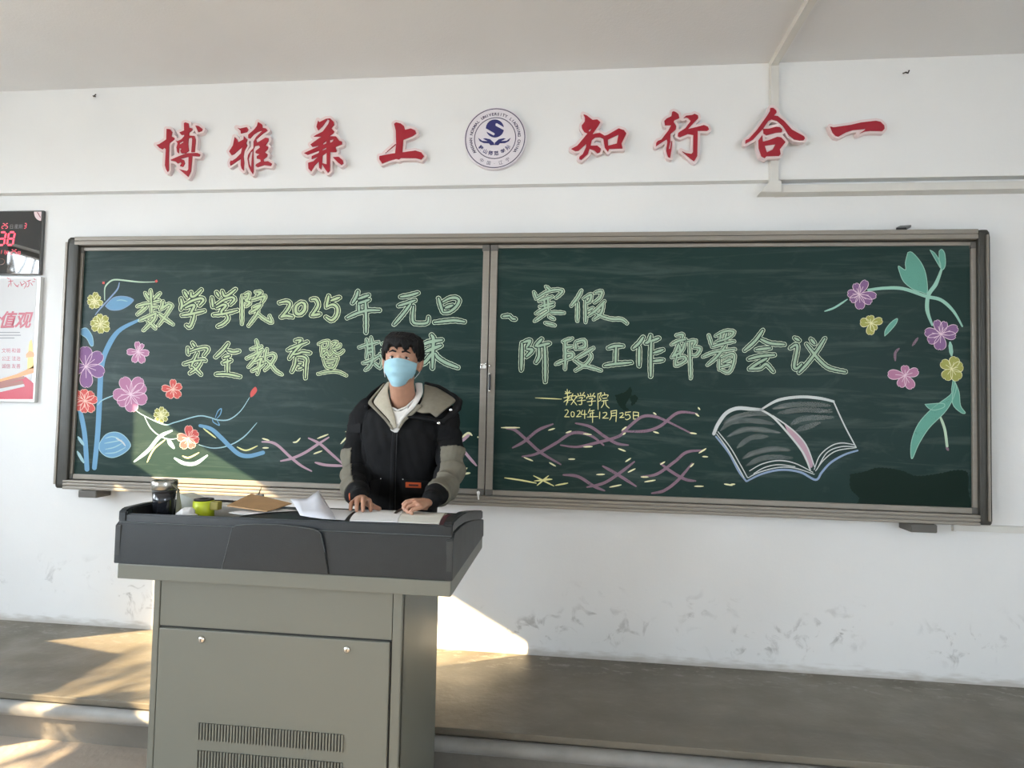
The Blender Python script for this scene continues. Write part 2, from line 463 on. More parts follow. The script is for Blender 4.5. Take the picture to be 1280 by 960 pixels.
# ---------------------------------------------------------------- trunking
def duct(bm, a, b, w, h, normal):
    """square-ish trunking from a to b lying on a surface with the given outward normal"""
    a, b, nrm = Vector(a), Vector(b), Vector(normal)
    d = (b-a).normalized(); s = d.cross(nrm).normalized()*w/2
    r = [[p-s, p+s, p+s*.86+nrm*h, p-s*.86+nrm*h] for p in (a, b)]
    add_loft(bm, r)
tr = empty('cable_trunking', (1.03, -.05, 2.74))
tag(tr, 'white plastic cable trunking running across ceiling and down wall behind the 合 sign', 'cable trunking')
bm = bmesh.new(); duct(bm, (1.022, -.04, ZC), (1.022, -2.4, ZC), .042, .028, (0, 0, -1)); from_bm('ceiling_run', bm, M_TRUNK, tr)
bm = bmesh.new(); duct(bm, (1.026, -.05, ZC), (1.026, -.05, 2.72), .046, .024, (0, -1, 0)); from_bm('vertical_run', bm, M_TRUNK, tr)
bm = bmesh.new(); duct(bm, (1.05, -.0, 2.705), (XR, -.0, 2.705), .046, .062, (0, -1, 0)); from_bm('wall_run', bm, M_TRUNK, tr)
extrude_poly('elbow', [(0.955, -.002, 2.682), (1.06, -.002, 2.682), (1.06, -.002, 2.742), (1.003, -.002, 2.742)], (0, -.078, 0), M_TRUNK, tr, bev=.003)
t2 = empty('wire_duct', (2.1, -.01, .975))
tag(t2, 'short white wire duct under the right end of the chalkboard', 'cable trunking')
bm = bmesh.new(); duct(bm, (1.925, -.0, .976), (XR, -.0, .976), .036, .018, (0, -1, 0)); from_bm('duct_run', bm, M_TRUNK, t2)
box('end_cap', 1.921, 1.931, -.02, 0, .957, .995, M_TRUNK, t2)
# two small hooks left in the wall
M_RUST = mat('rusty_nail', (0.05, 0.04, 0.03), 0.6, metal=0.5)
for (x, y), lab in (((1131, 93), 'small dark bent hook high on the right wall near the ceiling'), ((121, 122), 'tiny nail stub high on the left wall near the ceiling')):
    c = P(x, y, -.05); bm = bmesh.new()
    add_tube(bm, [c+Vector((-.008, .0, .006)), c+Vector((-.006, -.02, .0)), c+Vector((.002, -.026, -.008)), c+Vector((.010, -.02, .008))], .0035, 8)
    tag(from_bm('wall_hook', bm, M_RUST), lab, 'hook')

# ---------------------------------------------------------------- chalkboard
BX0, BX1 = -2.963, 2.047; BZ0, BZ1 = 1.004, 2.47
cb = empty('chalkboard', (-.46, 0, BZ0))
tag(cb, 'wide green sliding chalkboard with aluminium frame covered in chalk writing and drawings', 'chalkboard')
box('backing', BX0+.03, BX1-.03, -.05, -.002, BZ0+.02, BZ1-.02, M_ALUD, cb)
def rail_profile(z0, z1, ridges):
    bm = bmesh.new(); add_box(bm, -2.915, 1.994, -.094, -.045, z0, z1, .002, 1)
    n = len(ridges)
    for a, b in ridges: add_box(bm, -2.915, 1.994, -.102, -.088, a, b, .0035, 2)
    return bm
from_bm('top_rail', rail_profile(2.422, 2.472, [(2.449, 2.472), (2.424, 2.446)]), M_ALU, cb)
from_bm('bottom_rail', rail_profile(1.004, 1.056, [(1.004, 1.020), (1.023, 1.039), (1.042, 1.056)]), M_ALU, cb)
def end_cap(x0, x1, inner):
    bm = bmesh.new(); cx_, hw = (x0+x1)/2, (x1-x0)/2
    prof = []
    for k in range(9):
        a = PI*k/8; prof.append((cx_-hw*math.cos(a), -.095-.007*math.sin(a)))
    pts = [(x0, -.004)]+prof+[(x1, -.004)]
    rings = []
    for z, s in ((1.008, .80), (1.014, .93), (1.03, 1.0), (2.43, 1.0), (2.456, .93), (2.470, .72)):
        rings.append([Vector((cx_+(x-cx_)*s, y if y > -.05 else -.095+(y+.095)*s+(1-s)*.03, z)) for x, y in pts])
    add_loft(bm, rings)
    return from_bm('end_cap', bm, M_ALUD, cb)
c1_ = end_cap(-2.966, -2.893, 1); c2_ = end_cap(1.996, 2.050, -1)
box('edge_strip', -2.9685, -2.954, -.106, -.060, 1.03, 2.44, M_ALU, cb, .003)
box('edge_strip', 2.024, 2.032, -.116, -.104, 1.03, 2.44, M_ALU, cb, .002)
PANELS = {}
def panel(x0, x1, bx0, bx1, z0, lx=None, hx=None):
    p = box('sliding_panel', bx0-.004, bx1+.004, -.066, -.052, 1.07, 2.41, M_BOARD, cb)
    z1 = 2.415
    box('stile', x0, bx0, -.078, -.05, z0-.03, z1, M_ALU, p, .003)
    box('stile', bx1, x1, -.078, -.05, z0-.03, z1, M_ALU, p, .003)
    box('panel_rail', bx0, bx1, -.076, -.05, 2.396, z1, M_ALU, p, .003)
    box('panel_rail', bx0, bx1, -.076, -.05, z0-.028, z0, M_ALU, p, .003)
    for cx_, cz in ((x0, z1-.035), (x1-.042, z1-.035), (x0, z0-.030), (x1-.042, z0-.030)):
        box('corner_piece', cx_+.001, cx_+.041, -.080, -.05, cz, cz+.034, M_CORNER, p, .004)
    return p
pL = panel(-2.915, -.464, -2.877, -.500, 1.088)
pR = panel(-.458, 2.012, -.420, 1.975, 1.086)
# lock and pull handle on the centre stiles
lk = from_bm('lock', (lambda bm: (add_box(bm, -.500, -.468, -.086, -.078, 1.735, 1.765, .002), add_ball(bm, (-.492, -.09, 1.757), (.006, .006, .006), 10), add_ball(bm, (-.470, -.088, 1.764), (.005, .005, .007), 10), bm)[-1])(bmesh.new()), M_STEEL, cb, True)
bm = bmesh.new(); add_ball(bm, (-.449, -.085, 1.752), (.007, .007, .007), 10); from_bm('lock_pin', bm, M_STEEL, cb, True)
hd = box('pull_handle', -.4525, -.4405, -.090, -.078, 1.62, 1.705, M_BLACK, cb, .004)
bm = bmesh.new(); add_ball(bm, (-.4465, -.088, 1.708), (.006, .006, .006), 10); add_ball(bm, (-.4465, -.088, 1.617), (.006, .006, .006), 10); from_bm('handle_screws', bm, M_STEEL, hd, True)
for x0, x1 in ((-2.803, -2.690), (1.668, 1.79)):
    extrude_poly('bracket', [(x0, -.112, 1.002), (x1, -.112, 1.002), (x1, -.112, .962), (x0, -.112, .962)], (0, .11, 0), M_CORNER, cb, .003)
# small things on the board frame
bm = bmesh.new(); c = P(1128, 287, -.05)
extrude_poly('eraser', [P(1120, 287.6, -.085), P(1133, 287.2, -.085), P(1139, 284.0, -.03), P(1125, 285.0, -.03)], (0, 0, .012), M_BLACK)
tag(bpy.data.objects['eraser'], 'small flat black eraser lying on top rail of the chalkboard', 'eraser')
bm.free()
c = P(598, 619, -.108); bm = bmesh.new()
add_tube(bm, [c+Vector((0, -.004, .014)), c+Vector((0, -.004, -.004))], [.009, .005], 10)
add_tube(bm, [c+Vector((0, -.004, -.004)), c+Vector((0.002, -.004, -.02))], [.004, .004], 8)
M_WPLAST = mat('white_plastic', (0.85, 0.85, 0.83), 0.4)
tag(from_bm('magnet_hook', bm, M_WPLAST, None, True), 'little white hook stuck on bottom rail under the middle of the chalkboard', 'hook')
# ---------------------------------------------------------------- flat marks: signed distance on a picture grid, cut to clean outlines
def seg_dist(X, Y, a, b):
    ax, ay = a; bx, by = b; dx, dy = bx-ax, by-ay; L = dx*dx+dy*dy
    if L < 1e-9: return np.hypot(X-ax, Y-ay), np.zeros_like(X)
    t = np.clip(((X-ax)*dx+(Y-ay)*dy)/L, 0, 1)
    return np.hypot(X-ax-t*dx, Y-ay-t*dy), t

def smooth_line(pts, n=6):
    if len(pts) < 3: return pts
    out = []; p = [pts[0]]+list(pts)+[pts[-1]]
    for i in range(1, len(p)-2):
        p0, p1, p2, p3 = (np.array(q, float) for q in p[i-1:i+3])
        for k in range(n):
            t = k/n
            out.append(tuple(.5*((2*p1)+(-p0+p2)*t+(2*p0-5*p1+4*p2-p3)*t*t+(-p0+3*p1-3*p2+p3)*t**3)))
    out.append(tuple(pts[-1])); return out

def d_stroke(X, Y, pts, w, taper=None):
    D = np.full(X.shape, 1e9); n = len(pts)-1
    for i in range(n):
        d, t = seg_dist(X, Y, pts[i], pts[i+1])
        ww = w
        if taper:
            u = (i+t)/n; ww = w*(taper[0]+(1-taper[0])*np.minimum(1, u*4))*(taper[1]+(1-taper[1])*np.minimum(1, (1-u)*4))
        D = np.minimum(D, d-ww)
    return D

def d_poly(X, Y, pts):
    D = np.full(X.shape, 1e9); inside = np.zeros(X.shape, bool); n = len(pts)
    for i in range(n):
        a, b = pts[i], pts[(i+1) % n]
        D = np.minimum(D, seg_dist(X, Y, a, b)[0])
        if a[1] != b[1]:
            c = ((a[1] > Y) != (b[1] > Y)) & (X < (b[0]-a[0])*(Y-a[1])/(b[1]-a[1])+a[0])
            inside ^= c
    return np.where(inside, -D, D)

def grid(x0, x1, y0, y1, res):
    xs = np.arange(x0, x1+1/res, 1/res); ys = np.arange(y0, y1+1/res, 1/res)
    return np.meshgrid(xs, ys)

def contour_mesh(X, Y, D):
    """marching squares: verts (n,2) picture coords, faces for the region D<0"""
    V = []; F = []; vid = {}
    ny, nx = D.shape; neg = D < 0
    c = neg[:-1, :-1] | neg[1:, :-1] | neg[:-1, 1:] | neg[1:, 1:]
    def corner(i, j):
        k = (i, j)
        if k not in vid: vid[k] = len(V); V.append((X[i, j], Y[i, j]))
        return vid[k]
    def edge(i, j, k2, l):
        k = ((i, j), (k2, l)) if (i, j) < (k2, l) else ((k2, l), (i, j))
        if k not in vid:
            (a, b), (e, f) = k; da, db = D[a, b], D[e, f]; t = min(.98, max(.02, da/(da-db)))
            vid[k] = len(V); V.append((X[a, b]+(X[e, f]-X[a, b])*t, Y[a, b]+(Y[e, f]-Y[a, b])*t))
        return vid[k]
    for i, j in zip(*np.nonzero(c)):
        cs = [(i, j), (i, j+1), (i+1, j+1), (i+1, j)]
        poly = []
        for k in range(4):
            a, b = cs[k], cs[(k+1) % 4]
            na, nb = neg[a], neg[b]
            if na: poly.append(corner(*a))
            if na != nb: poly.append(edge(*a, *b))
        if len(poly) >= 3: F.append(poly)
    return V, F

def flat_mark(name, D, X, Y, Ypl, mat_, parent):
    V, F = contour_mesh(X, Y, D)
    if not F: return None
    W = Parr(V, Ypl)
    return from_py(name, W, F, mat_, parent)

def slab_mark(name, D, X, Y, Yback, depth, mat_, parent):
    """raised cut-out: front plane at Yback-depth, sides going back to the wall"""
    V, F = contour_mesh(X, Y, D)
    W = Parr(V, Yback-depth)
    bm = bmesh.new(); vs_ = [bm.verts.new(w) for w in W]
    for f in F:
        try: bm.faces.new([vs_[i] for i in f])
        except ValueError: pass
    be = [e for e in bm.edges if len(e.link_faces) == 1]
    mp = {}
    def back(v):
        if v not in mp: mp[v] = bm.verts.new(v.co+Vector((0, depth, 0)))
        return mp[v]
    for e in be:
        a, b = e.verts
        try: bm.faces.new((a, b, back(b), back(a)))
        except ValueError: pass
    return from_bm(name, bm, mat_, parent)

# ---------------------------------------------------------------- the eight red calligraphy signs
REDS = [
 ('博', (190, 145), 'leftmost red calligraphy sign 博 on the upper wall', [
  [(215,190),(270,195),(302,235),(290,300),(335,325),(330,352),(262,402),(252,450),(250,800),(232,842),(208,800),(190,740),(205,500),(180,475),(150,500),(110,480),(60,428),(100,422),(210,350)],
  [(475,105),(500,92),(548,108),(555,170),(605,185),(600,212),(555,245),(550,300),(480,300),(480,278),(440,285),(405,245),(478,215)],
  [(645,138),(700,148),(757,190),(745,225),(690,242),(672,200)],
  [(350,360),(380,375),(440,345),(480,300),(550,290),(635,295),(652,350),(638,540),(585,545),(600,350),(590,322),(545,330),(540,420),(552,520),(500,560),(440,562),(420,520),(440,490),(405,480),(400,560),(375,545),(363,470),(382,410)],
  [(275,655),(400,600),(520,555),(680,550),(720,570),(710,605),(602,600),(600,640),(580,830),(540,915),(500,880),(395,790),(430,800),(520,822),(542,800),(545,612),(430,638),(480,660),(492,710),(460,765),(412,750),(440,712),(430,690),(380,712),(350,682),(280,668)]],
  [[(408,402),(465,372),(468,395),(415,425)]]),
 ('雅', (280, 145), 'second red calligraphy sign 雅 from the left on the upper wall', [
  [(190,170),(240,185),(340,163),(365,200),(340,240),(250,262),(245,220)],
  [(158,308),(200,350),(210,392),(290,350),(293,293),(350,350),(330,400),(347,440),(305,520),(292,600),(302,700),(293,822),(262,790),(248,740),(250,640),(92,745),(83,700),(100,660),(120,670),(180,630),(250,560),(272,460),(150,570),(110,588),(73,530),(130,440)],
  [(508,85),(572,125),(577,175),(630,183),(652,215),(560,280),(480,350),(495,400),(620,322),(668,330),(665,372),(620,440),(662,460),(650,500),(610,540),(652,570),(640,612),(590,650),(600,682),(660,675),(717,710),(702,748),(600,735),(500,768),(468,750),(478,720),(550,680),(540,650),(488,640),(488,600),(530,575),(468,555),(473,520),(540,470),(520,440),(460,450),(440,500),(442,830),(430,872),(400,830),(366,760),(348,640),(358,580),(408,510),(440,480),(440,380),(480,310),(560,230),(575,213),(500,240),(440,280),(390,338),(360,330),(360,278),(450,200),(490,150)]],
  [[(366,640),(395,545),(428,520),(412,640),(405,765),(380,720)]]),
 ('兼', (370, 140), 'third red calligraphy sign 兼 from the left on the upper wall', [
  [(330,120),(350,150),(450,98),(512,93),(562,140),(572,190),(530,240),(577,290),(560,320),(500,360),(600,363),(650,430),(692,440),(690,482),(590,522),(612,580),(600,602),(512,602),(507,880),(475,912),(428,850),(390,780),(375,862),(345,842),(338,740),(280,800),(225,892),(183,850),(178,760),(260,735),(330,668),(230,708),(233,660),(340,610),(345,578),(170,642),(115,615),(350,505),(240,522),(213,485),(330,400),(380,368),(255,368),(300,340),(400,290),(480,180),(500,128),(470,108),(400,210),(330,277),(303,220)],
  [(548,675),(640,668),(702,720),(712,770),(680,797),(620,752)]],
  [[(405,468),(455,430),(452,470),(410,487)],[(508,422),(562,405),(550,440),(510,462)],[(395,562),(452,528),(450,552),(400,577)],[(398,650),(457,610),(457,782),(390,762)]]),
 ('上', (465, 140), 'red calligraphy sign 上 just left of the round emblem', [
  [(328,175),(360,153),(430,168),(482,210),(495,265),(580,243),(650,273),(664,320),(610,360),(470,415),(455,602),(650,575),(740,603),(782,660),(740,712),(650,692),(430,690),(400,712),(360,702),(250,732),(150,772),(108,710),(108,658),(250,630),(345,615),(360,480),(355,280)],
  [(188,620),(355,472),(358,488),(196,620)]], []),
 ('知', (705, 130), 'red calligraphy sign 知 just right of the round emblem', [
  [(286,148),(340,168),(430,235),(500,228),(547,270),(520,320),(430,450),(480,437),(540,430),(610,472),(650,460),(820,362),(900,388),(938,440),(863,590),(882,667),(680,672),(660,718),(610,652),(588,520),(540,498),(470,500),(420,540),(402,622),(500,620),(557,670),(540,725),(500,737),(450,692),(385,672),(360,750),(260,838),(228,822),(228,790),(280,750),(330,640),(330,600),(220,700),(170,708),(105,672),(200,620),(350,440),(300,417),(268,360),(263,320),(310,260),(313,200)]],
  [[(370,392),(408,368),(395,402),(375,412)],[(660,532),(817,458),(790,590),(663,622)]]),
 ('行', (810, 130), 'red calligraphy sign 行, third from the right on the upper wall', [
  [(360,115),(385,105),(420,118),(460,150),(472,210),(400,240),(388,270),(427,330),(420,380),(340,450),(335,560),(367,548),(355,680),(335,808),(300,792),(273,700),(290,560),(280,530),(118,635),(123,580),(148,550),(200,530),(300,400),(345,318),(255,318),(243,250),(280,213),(350,180)],
  [(525,218),(570,172),(660,163),(700,143),(752,168),(757,210),(700,270),(605,372),(720,345),(840,312),(900,338),(917,380),(890,402),(748,400),(742,780),(695,858),(640,822),(495,697),(560,730),(650,745),(675,720),(680,462),(600,448),(480,498),(443,480),(453,430),(560,360),(642,250),(600,208),(570,198)]],
  [[(337,572),(352,555),(330,672),(313,672)]]),
 ('合', (925, 125), 'red calligraphy sign 合 hanging over the vertical cable trunking', [
  [(455,115),(500,113),(547,155),(552,190),(515,230),(570,238),(660,308),(780,440),(960,540),(978,570),(960,602),(900,605),(820,592),(740,530),(640,382),(560,312),(480,290),(430,312),(350,430),(200,592),(80,658),(83,600),(130,580),(250,450),(400,240),(450,160)],
  [(348,430),(440,425),(540,398),(600,403),(637,440),(630,482),(540,490),(400,527),(353,500)],
  [(278,600),(337,518),(345,622),(430,600),(560,548),(620,558),(687,630),(600,740),(612,810),(590,838),(400,842),(375,872),(320,842),(280,720)]],
  [[(373,685),(532,663),(490,740),(405,782)]]),
 ('一', (1030, 120), 'rightmost red calligraphy sign 一, a single brush stroke', [
  [(93,452),(140,467),(400,430),(560,393),(780,368),(850,383),(907,440),(912,490),(880,527),(700,522),(620,530),(515,573),(600,515),(625,493),(440,510),(340,542),(220,608),(178,597),(128,540)]], []),
]
for ch, (ox, oy), lab, polys, holes in REDS:
    S = 12.0
    X, Y = grid(ox-3, ox+85, oy+4, oy+82, 2.5)
    D = np.full(X.shape, 1e9)
    for p in polys: D = np.minimum(D, d_poly(X, Y, [(ox+x/S, oy+y/S) for x, y in p]))
    Dh = D.copy()
    for h in holes: Dh = np.maximum(Dh, -d_poly(X, Y, [(ox+x/S, oy+y/S) for x, y in h]))
    zoff = -.078 if ch == '合' else -.05
    root = empty('calligraphy_sign', tuple(P(ox+40, oy+75, zoff)))
    tag(root, lab, 'sign letter', 'red calligraphy signs of the motto')
    b_ = slab_mark('backing', D-3.0, X, Y, zoff, .026, M_PINK, root)
    f_ = slab_mark('lettering', Dh+.15, X, Y, zoff-.026, .005, M_RED, root); f_['label'] = 'raised red brush strokes'

# ---------------------------------------------------------------- round emblem
EM = P(618.8, 172.8, -.05-.026); R_EM = .172
em = empty('round_emblem', (EM.x, -.05, EM.z-R_EM))
tag(em, 'round white university emblem with dark blue rings between two groups of red signs', 'emblem')
M_EMW = mat('emblem_white', (0.72, 0.69, 0.74), 0.5)
M_NAVY = mat('navy_print', (0.028, 0.03, 0.15), 0.5); M_PRINT = mat('dark_print', (0.07, 0.06, 0.12), 0.6)
bm = bmesh.new()
def disc_rings(r, y0, y1, c):
    return [[c+Vector((r*math.cos(2*PI*k/72), y, r*math.sin(2*PI*k/72))) for k in range(72)] for y in (y0, y1)]
add_loft(bm, disc_rings(R_EM, .026, 0, EM)); from_bm('disc', bm, M_EMW, em)
def ring_mesh(name, r0, r1, y=-.0012):
    bm = bmesh.new(); a = []; b = []
    for k in range(96):
        t = 2*PI*k/96; a.append(bm.verts.new(EM+Vector((r0*math.cos(t), y, r0*math.sin(t))))); b.append(bm.verts.new(EM+Vector((r1*math.cos(t), y, r1*math.sin(t)))))
    for k in range(96): bm.faces.new((a[k], a[(k+1) % 96], b[(k+1) % 96], b[k]))
    return from_bm(name, bm, M_PRINT, em)
ring_mesh('ring', .1615, .1665); ring_mesh('ring', .1115, .116)

def text_mesh(body, size, align='CENTER', shear=0.0, offset=0.0, space=1.0):
    cu = bpy.data.curves.new('t', 'FONT'); cu.body = body; cu.size = size; cu.align_x = align; cu.shear = shear; cu.offset = offset; cu.space_character = space
    cu.resolution_u = 3
    o = bpy.data.objects.new('t', cu); COL.objects.link(o)
    me = bpy.data.meshes.new_from_object(o.evaluated_get(bpy.context.evaluated_depsgraph_get()))
    bpy.data.objects.remove(o); bpy.data.curves.remove(cu); return me

def put_text(name, body, size, pos, mat_, parent, rot=0.0, align='CENTER', shear=0.0, offset=0.0):
    """flat text on a wall-parallel plane facing the room; rot turns it in that plane"""
    me = text_mesh(body, size, align, shear, offset)
    m = Matrix.Translation(Vector(pos)) @ Matrix.Rotation(-rot, 4, 'Y') @ Matrix.Rotation(PI/2, 4, 'X')
    me.transform(m); return link(name, me, mat_, parent)
def join_meshes(name, objs, parent):
    bm = bmesh.new(); m0 = objs[0].data.materials[0]
    for o in objs:
        bm.from_mesh(o.data)
        me = o.data; bpy.data.objects.remove(o); bpy.data.meshes.remove(me)
    me = bpy.data.meshes.new(name); bm.to_mesh(me); bm.free()
    o = bpy.data.objects.new(name, me); COL.objects.link(o); me.materials.append(m0); o.parent = parent
    return o
objs = []
txt = 'ANSHAN NORMAL UNIVERSITY LIAONING CHINA'
for i, chh in enumerate(txt):
    if chh == ' ': continue
    a = math.radians(214 - (214+34)*i/(len(txt)-1))     # angle on the ring, 90 = top
    r = .127
    objs.append(put_text('t', chh, .0215, EM+Vector((r*math.cos(a), -.0015, r*math.sin(a))), M_PRINT, em, rot=a-PI/2, offset=.0007))
for chh, a in (('中', 240), ('国', 257), ('·', 270), ('辽', 284), ('宁', 301)):
    a = math.radians(a); r = .150
    objs.append(put_text('t', chh, .024, EM+Vector((r*math.cos(a), -.0015, r*math.sin(a))), M_PRINT, em, rot=a+PI/2))
o_ = join_meshes('ring_lettering', objs, em); o_['kind'] = 'stuff'
objs = []
for chh, a, r in (('鞍', 214, .093), ('山', 234.5, .089), ('师', 254.6, .086), ('范', 276, .085), ('学', 301.7, .087), ('院', 323.7, .090)):
    a = math.radians(a); ro = (a-1.5*PI)*.75
    objs.append(put_text('t', chh, .026, EM+Vector((r*math.cos(a)+.0095*math.sin(ro), -.0015, r*math.sin(a)-.0095*math.cos(ro))), M_NAVY, em, rot=ro, offset=.0006))
join_meshes('name_lettering', objs, em)['kind'] = 'stuff'
# globe cut by the white S and two hands: crop (570,125) scaled 10.11
S = 10.11; ox, oy = 570, 125
X, Y = grid(594, 642, 146, 186, 5)
def q(pts): return [(ox+x/S, oy+y/S) for x, y in pts]
D = np.hypot(X-(ox+492/S), Y-(oy+360/S))-11.3
for pl_ in ([(500,300),(515,292),(615,350),(615,385),(600,378),(500,325)], [(370,365),(385,362),(485,420),(490,435),(475,447),(375,395)]):
    D = np.maximum(D, -d_poly(X, Y, q(pl_)))
flat_mark('globe_mark', D, X, Y, EM.y-.0016, M_NAVY, em)
Dh = np.full(X.shape, 1e9)
for sg in (0, 1):
    for pl_ in ([(278,475),(330,515),(400,520),(340,490),(370,483),(430,495),(480,540),(485,570),(435,572),(415,548),(350,545),(300,520)],):
        pts = [((970-x) if sg else x, y) for x, y in pl_]
        Dh = np.minimum(Dh, d_poly(X, Y, q(pts)))
flat_mark('hands_mark', Dh, X, Y, EM.y-.0016, M_NAVY, em)
# ---------------------------------------------------------------- chalk on the board
YB_ = -.0664
K_FILL = chalk('mint', (0.42, 0.58, 0.43), .80)
K_FILLY = chalk('yellow_green', (0.56, 0.70, 0.42), .82)
K_LINE = chalk('pale_outline', (0.72, 0.83, 0.54), 1.0)
K_LINER = chalk('soft_outline', (0.58, 0.69, 0.52), 1.0)
K_YEL = chalk('yellow', (0.78, 0.76, 0.36), .95)
K_OLIVE = chalk('olive_yellow', (0.42, 0.43, 0.13), .85)
K_WHITE = chalk('white', (0.60, 0.64, 0.64), .92)
K_DIM = chalk('dim_white', (0.42, 0.46, 0.45), .30)
K_BLUE = chalk('blue', (0.20, 0.40, 0.60), .85)
K_BLUE2 = chalk('steel_blue', (0.28, 0.38, 0.55), .9)
K_CYAN = chalk('light_blue', (0.40, 0.62, 0.68), .85)
K_TEAL = chalk('teal', (0.16, 0.42, 0.34), .85)
K_TEALL = chalk('pale_teal', (0.34, 0.60, 0.50), .9)
K_MINT = chalk('pale_green', (0.52, 0.68, 0.52), .9)
K_PURP = chalk('purple', (0.29, 0.16, 0.33), .85)
K_MAG = chalk('magenta', (0.50, 0.23, 0.37), .88)
K_ROSE = chalk('rose', (0.34, 0.22, 0.29), .70)
K_ROSEL = chalk('pale_rose', (0.56, 0.38, 0.46), .85)
K_REDC = chalk('red', (0.66, 0.13, 0.12), .9)
K_PETAL = chalk('petal_edge', (0.80, 0.62, 0.72), .95)
K_SALM = chalk('salmon_edge', (0.86, 0.60, 0.52), .95)
K_LEMON = chalk('lemon_edge', (0.82, 0.80, 0.50), .95)

